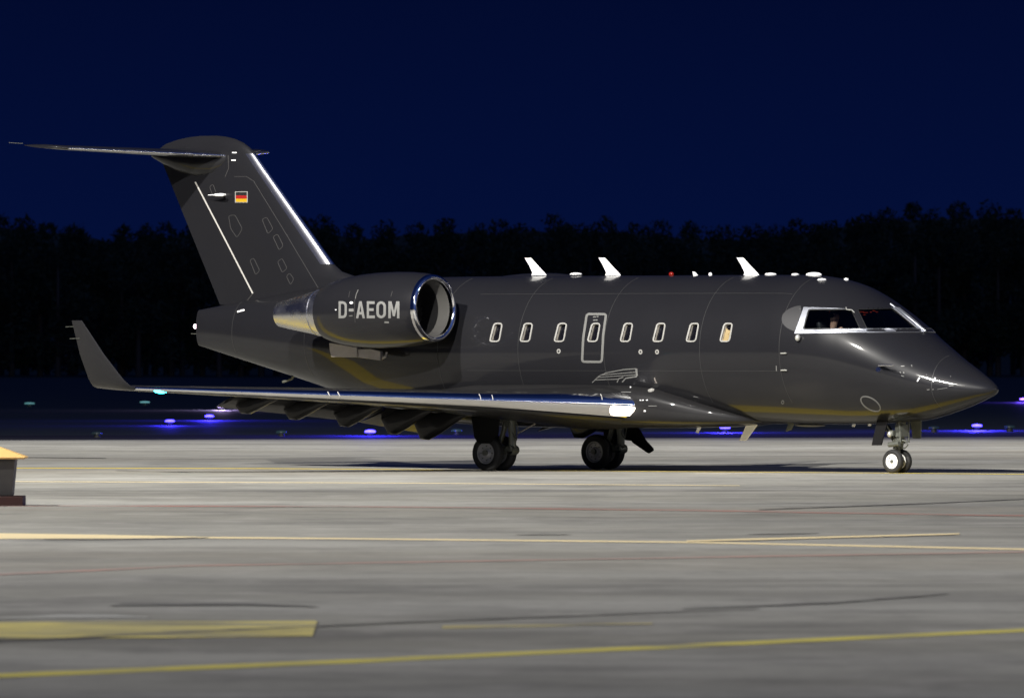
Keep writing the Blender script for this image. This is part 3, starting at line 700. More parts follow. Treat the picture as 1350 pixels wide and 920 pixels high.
# landing/strobe lens on the fairing shoulder
h, nn = cast(FUSB, 858.5, 514.5); h2, n2 = fcast(858.5, 514.5); mb = MB()
mb.revolve([(0, 0.062), (0.012, 0.060), (0.016, 0.045), (0.010, 0.040), (0.008, 0.022), (0.014, 0.018), (0.014, 0.001)], h2, n2, 28); mb.build('service_port', M['winframe'], jet)
for q, w, mm in (([(815, 506.2), (832, 506.6)], 0.9, 'marking'), ([(814, 516.8), (832, 517)], 0.8, 'marking'), ([(830.5, 510.4), (832, 510.4)], 1.4, 'white'), ([(843.5, 527.4), (845.5, 527.4)], 1.0, 'white'), ([(847, 527.4), (849, 527.4)], 1.0, 'white'), ([(852, 527.4), (854.5, 527.2)], 1.0, 'white'), ([(849, 541.6), (851.6, 541.6)], 1.8, 'white'), ([(855, 535), (866, 535)], 0.8, 'marking')):
    strip_on(FAIRB, q, w, 'placard', M[mm], fairing, step=1.5)
strip_on(FUSB, [(313, 411.2), (322.5, 408.6)], 2.0, 'placard', M['white'], jet, step=2)
# skin joints round the barrel and a lap joint along it
for x in (6.35, 4.55, 2.35, 0.35, -1.55, -5.1, -7.3):
    pts = [topix(fus(x, a)) for a in np.linspace(0.25, 2.35, 40)]
    strip_on(FUSB, pts, 0.5, 'panel_seam', M['joint'], fuselage, off=0.003, step=3, thick=0.003)
for a in (0.72, 1.86): strip_on(FUSB, [topix(fus(x, a)) for x in np.linspace(6.3, -0.9, 40)], 0.45, 'panel_seam', M['joint'], fuselage, off=0.003, step=4, thick=0.003)
strip_on(FUSB, [topix(fus(9.25, a)) for a in np.linspace(0.2, 2.6, 40)], 0.6, 'panel_seam', M['joint'], fuselage, off=0.003, step=2, thick=0.003)
# small marks on the nose
for q, w in (([(1187.5, 482.8), (1192.5, 482.6)], 1.0), ([(1186.5, 490), (1187.4, 492.2)], 1.2), ([(1191.3, 490.2), (1191.8, 492)], 1.2), ([(1188, 495), (1192, 496.2)], 0.8), ([(1201.6, 480.8), (1202.4, 483.4)], 0.9), ([(1209.2, 502.8), (1212.4, 497.6)], 1.6), ([(1230, 503), (1233.2, 498)], 1.6), ([(1221, 494), (1222, 493.7)], 0.9), ([(1253, 495.7), (1253.6, 496.6)], 0.9), ([(1222.0, 513.6), (1225.5, 513.4)], 1.1), ([(1229, 513.3), (1231, 513.2)], 1.0), ([(1236, 513.2), (1249, 511)], 0.5), ([(1251, 508.6), (1257, 508.0)], 1.2), ([(1262, 508), (1272, 508.5)], 0.4), ([(1240, 503), (1249, 506)], 0.4), ([(1023.6, 482), (1023.8, 489)], 1.1), ([(1026, 563), (1027, 563)], 1.0)):
    strip_on(FUSB, q, w, 'placard', M['marking'] if w < 1.5 else M['white'], jet, step=1.2)
def blob(name, p, r_, m, parent=jet):
    mb = MB(); mb.rings([[Vector(p) + Vector((r_[0] * math.sin(a) * math.cos(b2), r_[1] * math.sin(a) * math.sin(b2), r_[2] * math.cos(a))) for b2 in np.linspace(0, 2 * math.pi, 16, endpoint=False)] for a in np.linspace(0.02, math.pi - 0.02, 10)]); return mb.build(name, m, parent)
blob('navigation_light', NAVPOS + Vector((0.06, -0.03, 0)), (0.07, 0.20, 0.055), M['navgreen'], WING)
# probes and handles
for px, py in ((1034, 465.5), (1034.5, 487.5)):
    h, nn = cast(FUSB, px, py); mb = MB(); mb.box(h + nn * 0.025, (0.13, 0.03, 0.02)); mb.tube([h, h + nn * 0.03], 0.012); mb.build('handle', M['gearw'], jet, bevel=0.006)
h, nn = cast(FUSB, 1053.5, 446.0); blob('ice_detector', h + nn * 0.05, (0.05, 0.05, 0.06), M['gearw'])
h, nn = cast(FUSB, 1163, 482.5); mb = MB(); mb.plate([h + Vector((0.02, 0, 0.02)), h + Vector((-0.14, 0, 0.0)), h + nn * 0.12 + Vector((0.02, 0, -0.0)), h + nn * 0.12 + Vector((0.10, 0, 0.0))], 0.03, (0, 0.3, 1)); mb.tube([h + nn * 0.12 + Vector((-0.04, 0, 0)), h + nn * 0.125 + Vector((0.26, 0, 0.0)), h + nn * 0.125 + Vector((0.30, 0, 0))], [0.018, 0.016, 0.006], 12); mb.build('pitot_probe', M['lipchrome'], jet, bevel=0.006)
h, nn = cast(FUSB, 1158, 487); mb = MB(); mb.revolve([(0, 0.05), (0.012, 0.045), (0.012, 0.001)], h, nn, 20); mb.build('angle_vane', M['chrome'], jet)
# roof aerials
def aerial(px):
    p = inv(px, 361.5, 0.0); mb = MB(); rings = []
    for f, z in ((0.0, -0.02), (0.1, 0.03), (0.5, 0.15), (0.95, 0.275), (1.0, 0.285)):
        g_ = f ** 0.85; rings.append(section(p + Vector((0.20 - 0.37 * g_, 0, z * 1.05)), 0.36 - 0.21 * f ** 0.45, 0.11 - 0.03 * f, (-1, 0, 0), (0, 1, 0))[0])
    mb.rings(rings); a = mb.build('blade_aerial', M['white'], jet)
for px in (709.5, 807.0, 989.5): aerial(px)
for px, py, rx, rz in ((759.3, 361.6, .13, .03), (1016, 361.8, .12, .03), (1048.5, 362, .06, .025), (1073, 362.2, .17, .045)): blob('roof_aerial', inv(px, py, 0.0), (rx, 0.09, rz), M['white'])
for px, py, rx in ((1083.5, 369, .09), (1115.5, 368.6, .05)):
    h, nn = cast(FUSB, px, py); blob('roof_aerial', h, (rx, rx * 0.8, 0.03), M['white'])
blob('beacon', inv(885, 361.4, 0.0), (0.05, 0.04, 0.04), M['beacon'])
mb = MB(); p = inv(917, 362.5, 0); mb.plate([p + Vector((-.06, 0, .06)), p + Vector((-.01, 0, .05)), p + Vector((.07, 0, -.03)), p + Vector((-.03, 0, -.03))], 0.03, (0, 1, 0)); mb.build('small_aerial', M['white'], jet)
blob('small_aerial', inv(936.5, 361.8, 0), (0.035, 0.03, 0.035), M['white'])
# belly aerials
mb = MB(); mb.plate([inv(985, 558, 0), inv(1000, 558, 0), inv(984, 580.5, 0), inv(975, 580.5, 0)], 0.035, (0, 1, 0)); mb.build('belly_aerial', M['white'], jet, bevel=0.01)
mb = MB(); mb.plate([inv(1040, 556, 0), inv(1048, 556, 0), inv(1044, 566, 0), inv(1036, 569, 0)], 0.03, (0, 1, 0)); mb.build('belly_aerial', M['gear'], jet, bevel=0.01)
blob('belly_aerial', inv(1068, 560.5, 0), (0.34, 0.12, 0.03), M['marking'])
for px, py in ((1128, 560), (1149, 559), (922, 568)):
    mb = MB(); p = inv(px, py, 0 if px > 1000 else -0.5); mb.plate([p + Vector((.06, 0, .10)), p + Vector((-.03, 0, .10)), p + Vector((-.08, 0, -.03)), p + Vector((-.03, 0, -.04))], 0.02, (0, 1, 0)); mb.build('belly_aerial', M['white'], jet)
mb = MB(); mb.tube([inv(388, 493, 0), inv(385, 499, 0), inv(373, 503.5, 0)], 0.025, 8); mb.build('tail_bumper', M['gear'], jet)
# tail lamp
blob('tail_lamp', inv(257.3, 430.2, 0), (0.035, 0.035, 0.045), M['tail_lamp'])
mb = MB(); mb.tube([inv(258, 430.2, 0), inv(266, 430, 0)], 0.015, 8); mb.tube([inv(252, 440, 0), inv(263, 440, 0)], 0.006, 6); mb.build('tail_lamp_mount', M['gear'], jet)
for pa, pb in (((86.5, 431), (99, 430.5)), ((92, 446.5), (105, 446)), ((30, 189.4), (12, 188.4))):
    mb = MB(); yy = -9.7 if pa[1] > 300 else -3.05; mb.tube([inv(*pa, yy), inv(*pb, yy)], 0.005, 5); mb.build('static_wick', M['gear'], jet)

# ---- landing gear
def wheel(parent, c, r_, w, hub):
    c = Vector(c); mb = MB(); hw = w / 2
    prof = [(-hw * .72, r_ * .60), (-hw * .95, r_ * .68), (-hw, r_ * .82), (-hw * .86, r_ * .94), (-hw * .5, r_ * .993)]
    for g in (-.34, 0.0, .34): prof += [(hw * (g - .07), r_), (hw * (g - .05), r_ * .972), (hw * (g + .05), r_ * .972), (hw * (g + .07), r_)]
    prof += [(hw * .5, r_ * .993), (hw * .86, r_ * .94), (hw, r_ * .82), (hw * .95, r_ * .68), (hw * .72, r_ * .60)]
    mb.revolve(prof, c, (0, 1, 0), 48); mb.build('tyre', M['tyre'], parent, sharp=45)
    hb = MB()
    for sg in (-1, 1):
        ax = (0, sg, 0)
        hb.revolve([(hw * .74, r_ * .62), (hw * .82, r_ * .60), (hw * .80, r_ * .55), (hw * .45, r_ * .50), (hw * .38, r_ * .30), (hw * .62, r_ * .20), (hw * .66, r_ * .12), (hw * .66, .001)], c, ax, 40)
        for k in range(8):
            a = 2 * math.pi * k / 8; hb.revolve([(hw * .40, .013), (hw * .52, .012), (hw * .52, .001)], c + Vector((r_ * .40 * math.cos(a), 0, r_ * .40 * math.sin(a))), ax, 8, mi=1)
    hb.revolve([(-hw * .75, r_ * .61), (hw * .75, r_ * .61)], c, (0, 1, 0), 32)
    cap = (hw * .66)
    for sg in (-1, 1): hb.revolve([(cap, .030), (cap + .022, .026), (cap + .024, .001)], c, (0, sg, 0), 12, mi=1)
    hb.build('wheel_rim', [hub, M['gear']], parent, sharp=40)
def main_gear(sy):
    y = 1.59 * sy; g = MB()
    g.tube([(0.02, y, 0.33), (0.40, y, 0.42)], [0.075, 0.07], 14); g.tube([(0.0, y - 0.30, 0.33), (0.0, y + 0.30, 0.33)], 0.05, 14)
    g.tube([(0.42, y, 0.36), (0.42, y, 0.62), (0.36, y, 1.35)], [0.075, 0.07, 0.09], 16)
    g.tube([(0.10, y, 0.43), (0.22, y, 0.75), (0.30, y, 1.05)], [0.04, 0.05, 0.055], 12)
    g.tube([(0.36, y, 0.9), (0.30, y - sy * 0.75, 1.25)], 0.045, 10)
    g.revolve([(-0.10, .085), (-0.07, .09), (0.07, .09), (0.10, .085)], (0.42, y, 0.38), (0, 1, 0), 20)
    g.revolve([(-0.09, .06), (0.09, .06)], (0.37, y, 0.85), (0, 1, 0), 16, cap=True)
    g.tube([(0.46, y - .06, 0.70), (0.56, y - .08, 0.58), (0.54, y - .06, 0.42), (0.44, y - .05, 0.36)], 0.013, 8)
    g.tube([(0.44, y + .06, 0.95), (0.50, y + .07, 0.75), (0.47, y + .05, 0.55)], 0.010, 8)
    o = g.build('main_gear', M['gear'], jet, sharp=50)
    for q in (-0.19, 0.19): wheel(o, (0, y + q, 0.322), 0.322, 0.185, M['hubg'])
    d = MB()
    d.plate([(-0.30, y + sy * .33, 1.15), (0.40, y + sy * .33, 1.20), (0.34, y + sy * .31, 0.66), (0.12, y + sy * .30, 0.50), (-0.14, y + sy * .30, 0.50), (-0.22, y + sy * .31, 0.62)], 0.03, (0, 1, 0)); d.build('gear_door', M['dark'], o, bevel=0.008)
    return o
mgr = main_gear(-1); mgl = main_gear(1)
mb = MB(); yy = 1.9
mb.plate([inv(832, 556, yy), inv(843, 566, yy), inv(851, 580, yy), inv(861, 591, yy), inv(861, 594, yy), inv(855.5, 597.5, yy), inv(851.5, 595, yy), inv(835, 583.5, yy), inv(833.5, 581, yy), inv(825, 580, yy), inv(822, 562, yy)], 0.06, (0, 1, 0)); mb.build('inner_gear_door', M['dark'], mgl, bevel=0.01)
mb = MB(); mb.tube([inv(682, 571.5, -1.2), inv(712, 555, -1.2)], 0.012, 8); mb.build('gear_strut', M['duct'], mgr)
# nose gear
g = MB(); X = 7.99
g.tube([(X, -0.17, 0.212), (X, 0.17, 0.212)], 0.035, 14); g.tube([(X, 0, 0.21), (X + .02, 0, 0.42), (X + .10, 0, 0.95)], [0.042, 0.042, 0.07], 16)
g.tube([(X + .03, 0, 0.46), (X + .06, 0, 0.62), (X + .10, 0, 1.0)], [0.08, 0.085, 0.095], 18)
g.revolve([(-.02, .11), (.05, .115), (.05, .08)], (X + .05, 0, 0.56), (0.1, 0, 1), 20)
g.tube([(X + .03, 0, 0.40), (X - .14, 0, 0.36), (X - .20, 0, 0.34)], [0.03, 0.028, 0.025], 10); g.tube([(X - .02, 0, 0.27), (X - .19, 0, 0.34)], [0.035, 0.02], 10)
g.tube([(X + .02, -.05, 0.50), (X - .25, -.06, 0.85), (X - .30, -.06, 1.0)], 0.028, 10); g.tube([(X + .02, .05, 0.50), (X - .25, .06, 0.85)], 0.028, 10)
g.tube([(X - .05, -.18, 0.51), (X + .18, -.18, 0.53)], 0.045, 12); g.tube([(X + .10, -.1, 0.60), (X + .25, -.08, 0.58), (X + .28, -.06, 0.50), (X + .20, -.04, 0.45), (X + .06, -.03, 0.46)], 0.012, 8)
g.tube([(X + .02, -.12, 0.45), (X + .02, .12, 0.45)], 0.03, 10); g.box((X + .11, -.02, 0.76), (0.14, 0.20, 0.22)); g.box((X + .0, -.16, 0.72), (0.10, 0.06, 0.10), None)
for sg in (-1, 1): g.tube([(X + .16, sg * .12, 0.55), (X + .15, sg * .14, 0.95)], 0.02, 8)
ng = g.build('nose_gear', M['gear'], jet, sharp=50)
for q in (-0.125, 0.125): wheel(ng, (X, q, 0.212), 0.212, 0.115, M['hubw'])
blob('taxi_light', (X - .02, -.20, 0.70), (0.05, 0.05, 0.06), M['gearw'], ng)
d = MB(); d.plate([(X - .22, -.30, 0.95), (X + .02, -.30, 0.95), (X - .08, -.36, 0.50), (X - .30, -.36, 0.50)], 0.03, (0, 1, 0)); d.build('gear_door', M['dark'], ng, bevel=0.008)
d = MB(); d.plate([(X + .05, .32, 0.95), (X + .30, .32, 0.95), (X + .26, .36, 0.62), (X + .08, .36, 0.62)], 0.03, (0, 1, 0)); d.build('gear_door', M['gear'], ng, bevel=0.008)

# ---- pilot in the right-hand seat
def skin_body(name, verts, edges, radii, m):
    me = bpy.data.meshes.new(name); me.from_pydata(verts, edges, []); o = bpy.data.objects.new(name, me); COL.objects.link(o)
    sm = o.modifiers.new('skin', 'SKIN'); sv = me.skin_vertices[0].data
    for i, r_ in enumerate(radii): sv[i].radius = r_ if isinstance(r_, tuple) else (r_, r_)
    sv[0].use_root = True
    su = o.modifiers.new('sub', 'SUBSURF'); su.levels = 2; su.render_levels = 2
    me.materials.append(m); dg = bpy.context.evaluated_depsgraph_get(); ev = bpy.data.meshes.new_from_object(o.evaluated_get(dg))
    ev.polygons.foreach_set('use_smooth', [True] * len(ev.polygons)); bpy.data.objects.remove(o); q = bpy.data.objects.new(name, ev); COL.objects.link(q); return q
bx, by, bz = 6.92, -0.50, 2.06
bv = [(0, 0, 0), (-.02, 0, .22), (-.01, 0, .42), (.0, 0, .52), (.03, 0, .62), (.05, 0, .74), (.05, 0, .82), (0, -.19, .46), (.12, -.28, .36), (.36, -.30, .50), (0, .19, .46), (.12, .25, .24), (.36, .15, .22), (.38, -.1, .02), (.38, .1, .02), (.46, -.31, .535), (.45, .13, .22)]
be = [(0, 1), (1, 2), (2, 3), (3, 4), (4, 5), (5, 6), (2, 7), (7, 8), (8, 9), (2, 10), (10, 11), (11, 12), (0, 13), (0, 14), (9, 15), (12, 16)]
br = [(.15, .12), (.15, .115), (.16, .10), .06, .07, .10, .075, .065, .05, .036, .065, .05, .036, .085, .085, .035, .035]
pil = skin_body('person', bv, be, br, M['skin']); pil.location = JET @ Vector((bx, by, bz)); pil.rotation_euler = (0, 0, -TH)
tag(pil, 'pilot in a white shirt seated behind the cockpit side window', 'person')
sh = skin_body('shirt', bv[:4] + bv[7:9] + bv[10:12] + [(.30, -.295, .465), (.25, .20, .23)], [(0, 1), (1, 2), (2, 3), (2, 4), (4, 5), (2, 6), (6, 7), (5, 8), (7, 9)], [(.162, .132), (.162, .127), (.172, .112), .066, .075, .06, .075, .06, .05, .05], M['shirt']); sh.parent = pil
hr = MB(); hr.rings([[Vector((.04 + .105 * math.sin(a) * math.cos(b2), .098 * math.sin(a) * math.sin(b2), .765 + .115 * math.cos(a))) for b2 in np.linspace(0, 2 * math.pi, 18, endpoint=False)] for a in np.linspace(0.02, 1.35, 8)]); hh = hr.build('hair', M['hair'], pil)
hs = MB(); hs.tube([Vector((.05, .112 * math.cos(t), .755 + .135 * math.sin(t))) for t in np.linspace(0, math.pi, 14)], 0.012, 8); hs.revolve([(-.02, .045), (.02, .045)], (.05, .115, .755), (0, 1, 0), 16, cap=True); hs.revolve([(-.02, .045), (.02, .045)], (.05, -.115, .755), (0, 1, 0), 16, cap=True); hs.build('headset', M['black'], pil)

# ------------------------------------------------------------------ ground
def sheet(name, pts, z, m, kind='structure'):
    return tag(link(name, [Vector((p[0], p[1], z)) for p in pts], [tuple(range(len(pts)))], m, smooth=False), kind=kind)
sheet('ground', [(-3000, -300), (3000, -300), (3000, 6000), (-3000, 6000)], -0.03, M['grass'])
eL, eR = gp(0, 580.3), gp(1350, 575.8); sl = (eR.y - eL.y) / (eR.x - eL.x)
yl = lambda x: eL.y + sl * (x - eL.x)
sheet('apron', [(-160, -60), (160, -60), (160, min(yl(160), 420)), (-160, yl(-160))], 0.0, M['apron'])
tL, tR = gp(0, 573.5), gp(1350, 570.0); s2 = (tR.y - tL.y) / (tR.x - tL.x); y2 = lambda x: tL.y + s2 * (x - tL.x)
sheet('apron_shoulder', [(-160, yl(-160)), (160, yl(160)), (160, y2(160)), (-160, y2(-160))], -0.006, M['shoulder'])

def gline(name, pts, m, z=0.004):
    """pts: (px, py, thickness px) in the photograph, unprojected on to the apron"""
    mb = MB(); rows = []
    for i in range(len(pts) - 1):
        a, c = pts[i], pts[i + 1]; k = max(2, int(abs(c[0] - a[0]) / 25))
        for j in range(k + (1 if i == len(pts) - 2 else 0)):
            t = j / k; px, py, w = (a[q] + (c[q] - a[q]) * t for q in range(3)); rows.append([gp(px, py - w / 2) + Vector((0, 0, z)), gp(px, py + w / 2) + Vector((0, 0, z))])
    mb.rings(rows, cap=False, closed=False)
    return tag(mb.build(name, m, smooth=False), kind='structure')
gline('taxi_line', [(-900, 614, .6), (20, 617, .75), (350, 617.6, .75), (650, 619.7, .5), (850, 621.3, .45), (1100, 623.05, .42), (1350, 625.2, .6), (2000, 630, .8)], M['yellow_bright'])
gline('taxi_line', [(-900, 630, .5), (25, 634.8, .6), (500, 636.6, .6), (975, 640.2, .6)], M['cream'])
gline('red_line', [(-800, 664, 1.2), (0, 667, 1.4), (450, 667.4, 1.6), (900, 672.6, 2.0), (1350, 680, 2.0), (2000, 690, 2)], M['red'])
gline('taxi_line', [(-900, 704, 9), (0, 706.6, 7.5), (140, 707.4, 5.0), (270, 708.6, 2.2), (450, 710, 1.7), (900, 714.6, 2.0), (1350, 724, 2.2), (2000, 740, 2.4)], M['cream'])
gline('taxi_line', [(905, 713.6, 1.5), (1000, 711.2, 2.4), (1265, 704.2, 1.6)], M['cream'], 0.009)
gline('red_line', [(-600, 778, 3), (0, 757, 2.6), (130, 751.5, 2.2), (250, 745.6, 1.8), (450, 742.4, 1.6), (900, 735, 1.8), (1350, 727.5, 1.8), (1900, 720, 1.6)], M['pink'])
gline('taxi_line', [(-700, 912, 5.5), (0, 890.5, 5.2), (450, 872.2, 4.8), (900, 851.6, 4.4), (1350, 830.6, 4.0), (1900, 806, 4)], M['yellow'])
gline('taxi_line', [(583, 826.6, 3.6), (700, 824.6, 3.2), (860, 821.8, 2)], M['yellow_faint'])
mb = MB(); rows = []
for px, a, c in ((-420, 823, 844), (0, 820, 842), (100, 819.5, 841.4), (200, 819.2, 841), (300, 819, 840), (412, 818.6, 838.6), (418, 819.2, 820)):
    rows.append([gp(px, a + (c - a) * f) + Vector((0, 0, 0.006)) for f in (0, .25, .5, .75, 1)])
mb.rings(rows, cap=False, closed=False); tag(mb.build('stand_marking', M['yellow_worn'], smooth=False), kind='structure')
gline('white_marking', [(-60, 815, 1), (10, 814.5, 3), (80, 812.5, 4), (150, 812.5, 3), (195, 813.6, 1)], M['whitewear'], 0.005)
for pts in ([(-300, 862, 2), (0, 845.4, 2.0), (100, 841.5, 2.2), (250, 833.4, 1.8), (410, 826.4, 1.5), (520, 821.4, 1.2), (680, 815, 1.2), (850, 808.5, 1.0), (1000, 803, .8)], [(145, 799, 1), (165, 797, 4.5), (240, 796.4, 4.5), (330, 797, 3), (418, 800, 1)], [(60, 711.4, .6), (200, 710.6, 1.2), (275, 708.9, .6)], [(680, 705, .5), (720, 704.6, 1.8), (752, 705, .5)], [(985, 704.4, .5), (1030, 703.8, 1.5), (1080, 703, .5)], [(-100, 602, .5), (0, 602.6, .9), (140, 604, .7)], [(900, 803, 1), (1100, 795, 1.6), (1250, 783, 1)], [(1000, 672, .8), (1200, 664.6, 1.2), (1350, 658, 1)]):
    gline('tar_seam', pts, M['tar'], 0.008)

# ------------------------------------------------------------------ taxiway lamps
def lamp(px, py, col, strength, label, group, w=0.14, glow=0.0, dim=False):
    p = gp(px, py, 0.12); o = empty('taxiway_light', (p.x, p.y, -0.03)); tag(o, label, 'taxi light', group)
    key = ('lamp', col, strength)
    if key not in M: M[key] = mat('lamp_lens', (0.02, 0.02, 0.025), 0.3, emit=col, estr=strength)
    mb = MB(); mb.revolve([(0, 0.09), (0.04, 0.09), (0.06, 0.07), (0.10, 0.07)], (0, 0, 0), (0, 0, 1), 16, cap=True); mb.build('lamp_base', M['fixture'], o)
    mb = MB(); rr = [(0.10, w * .8), (0.11, w), (0.145, w), (0.165, w * .75), (0.175, w * .3)]; mb.revolve(rr, (0, 0, 0), (0, 0, 1), 20, cap=True); mb.build('lamp_lens', M[key], o)
    if glow:
        ld = bpy.data.lights.new('taxiway_lamp', 'POINT'); ld.energy = glow; ld.color = col; ld.shadow_soft_size = 0.15; lo = bpy.data.objects.new('taxiway_lamp', ld); COL.objects.link(lo); lo.location = (0, 0, 0.75); lo.parent = o
    return o
BL, VI, WH, CY = (0.036, 0.026, 1.0), (0.13, 0.06, 1.0), (0.60, 0.45, 1.0), (0.25, 0.70, 0.75)
GRP = 'blue taxiway edge lamps in the dark grass'
lamp(224, 554, BL, 13, 'blue lamp in the dark grass directly under the wing tip, left of a brighter pair', GRP, glow=400)
lamp(276, 547.6, BL, 14, 'blue lamp just below and left of the white-violet one under the outer wing', GRP, glow=720)
lamp(292, 535, WH, 9, 'white-violet lamp close under the outer wing, brightest of its cluster', GRP, glow=400)
lamp(488, 567.6, BL, 16, 'blue lamp at the apron edge below the flap fairings, left of the main wheels', GRP, glow=960)
lamp(956, 562.6, BL, 14, 'blue lamp under the belly beside the white blade aerial', GRP, glow=720)
lamp(1288, 560, BL, 14, 'blue lamp on the grass under the pointed nose', GRP, glow=1200)
lamp(1349, 525.5, VI, 14, 'violet lamp at the right margin, ahead of the nose tip', GRP, glow=400)
GD = 'dim greenish lamps far across the grass'
lamp(39, 531, CY, 0.28, 'dim greenish lamp at the far left, alone in the dark grass', GD, w=0.2)
lamp(191, 529.4, CY, 0.40, 'dim greenish lamp below the wing tip navigation light', GD, w=0.2)
lamp(128, 570, CY, 0.02, 'very faint lamp near the apron edge, left of the winglet foot', GD)
lamp(371, 568.4, CY, 0.035, 'very faint lamp at the apron edge below the outer flap fairings', GD)
lamp(602, 566.4, CY, 0.045, 'very faint lamp seen just left of the near main wheels', GD)
lamp(1231, 562.6, CY, 0.02, 'very faint lamp just left of the bright blue one under the nose', GD)
lamp(1331, 561.5, CY, 0.025, 'very faint lamp to the right of the bright blue one under the nose', GD)

# ------------------------------------------------------------------ bin at the left edge
g0 = gp(-16, 667); bn = empty('equipment_bin', (g0.x, g0.y, 0)); tag(bn, 'grey tapered bin with a yellow sloping lid at the left edge of the apron', 'bin')
k = 1 / (F / g0.y)
mb = MB(); mb.box((0, 0.5, 0.07), (92 * k, 92 * k, 0.14)); mb.build('base', M['cartred'], bn, bevel=0.012)
mb = MB(); mb.rings([[Vector((sx * w * k, 0.5 + sy * w * k, z)) for sx, sy in ((-1, -1), (1, -1), (1, 1), (-1, 1))] for w, z in ((31, 0.142), (35.5, 0.67))]); mb.build('bin_body', M['cartgrey'], bn, smooth=False, bevel=0.012)
mb = MB(); mb.rings([[Vector((sx * w * k, 0.5 + sy * w * k, z)) for sx, sy in ((-1, -1), (1, -1), (1, 1), (-1, 1))] for w, z in ((48, 0.665), (49.5, 0.69), (6, 0.865))]); mb.build('lid', M['cartlid'], bn, smooth=False, bevel=0.008)

# ------------------------------------------------------------------ wood behind the field
def skyline(px):
    return float(np.interp(px, [-700, -300, 0, 20, 50, 80, 105, 130, 150, 168, 190, 215, 240, 300, 385, 400, 425, 460, 490, 520, 555, 600, 650, 700, 750, 800, 850, 900, 960, 1000, 1050, 1100, 1150, 1200, 1250, 1350, 1700, 2200],
                                [282, 276, 279, 275, 291, 281, 287, 303, 307, 295, 292, 296, 287, 280, 276, 272, 282, 294, 296, 288, 291, 284, 288, 283, 285, 283, 288, 293, 296, 294, 288, 278, 271, 268, 265, 266, 272, 285]))
VA, FA, FM = [], [], []; nv = 0
def wood_tree(cx, cy, top, r_, nl=4200):
    global nv
    an = np.linspace(0, 2 * math.pi, 6, endpoint=False)
    tr = np.r_[np.c_[cx + 0.25 * np.cos(an), cy + 0.25 * np.sin(an), np.zeros(6)], np.c_[cx + 0.1 * np.cos(an), cy + 0.1 * np.sin(an), np.full(6, top * 0.8)]]
    VA.append(tr); fa = []
    for q in range(6): fa += [(nv + q, nv + (q + 1) % 6, nv + 6 + (q + 1) % 6), (nv + q, nv + 6 + (q + 1) % 6, nv + 6 + q)]
    FA.append(np.array(fa)); FM.append(np.ones(12, int)); nv += 12
    cz = np.r_[rng.uniform(0.10, 0.86, 15) * top, top - r_ * .42]; wd = r_ * .62 * np.sqrt(np.clip(1.25 - (cz / top) ** 2, .05, 1))
    cl = np.c_[rng.normal(0, 1, 16) * wd, rng.normal(0, 1, 16) * wd, cz]; cl[-1, :2] = 0
    cr_ = np.r_[rng.uniform(.30, .55, 15) * r_, r_ * .42]
    ci = rng.integers(0, 16, nl); d = rng.normal(size=(nl, 3)); d /= np.linalg.norm(d, axis=1)[:, None]
    p = np.array([cx, cy, 0]) + cl[ci] + d * (cr_[ci] * rng.uniform(.35, 1.0, nl) ** .7)[:, None]
    p[:, 2] = np.maximum(p[:, 2], .1); s_ = rng.uniform(.07, .16, nl)[:, None]
    a_ = rng.normal(size=(nl, 3)) * s_; b_ = rng.normal(size=(nl, 3)) * s_
    VA.append(np.stack([p + a_, p + b_, p - a_ * .7 - b_ * .4], 1).reshape(-1, 3)); FA.append(np.arange(nl * 3).reshape(-1, 3) + nv); FM.append(np.zeros(nl, int)); nv += nl * 3
for row, (dist, low) in enumerate(((880, 0.86), (905, 0.95), (935, 1.0))):
    px = -1150
    while px < 2500:
        py = skyline(px); top = (H + (460 - py) / F * dist) * low * rng.uniform(.955, 1.015)
        wood_tree((px - 675) / F * dist, dist + rng.uniform(-8, 8), top, rng.uniform(2.0, 3.2)); px += rng.uniform(26, 46)
wv, wf = np.concatenate(VA), np.concatenate(FA); me = bpy.data.meshes.new('woodland')
me.vertices.add(len(wv)); me.vertices.foreach_set('co', wv.ravel()); me.loops.add(wf.size); me.loops.foreach_set('vertex_index', wf.ravel())
me.polygons.add(len(wf)); me.polygons.foreach_set('loop_start', np.arange(0, wf.size, 3)); me.materials.append(M['leaf']); me.materials.append(M['bark'])
me.polygons.foreach_set('material_index', np.concatenate(FM)); me.update(); me.validate()
wood = bpy.data.objects.new('woodland', me); COL.objects.link(wood)
tag(wood, 'dark belt of woodland across the far side of the airfield', 'woodland', kind='stuff')
# low wooded rise closing the view behind the belt
mb = MB(); rows = []
for px in np.linspace(-1600, 3000, 150):
    rows.append([Vector(((px - 675) / F * 1000, 985, -0.5)), Vector(((px - 675) / F * 1000, 1000, (H + (460 - skyline(px) - 8) / F * 1000) * 0.93)), Vector(((px - 675) / F * 1000, 1080, (H + (460 - skyline(px) - 8) / F * 1000) * 0.93)), Vector(((px - 675) / F * 1000, 1150, -0.5))])
mb.rings(rows, cap=False, closed=False); tag(mb.build('hill', M['grass'], smooth=True), kind='structure')

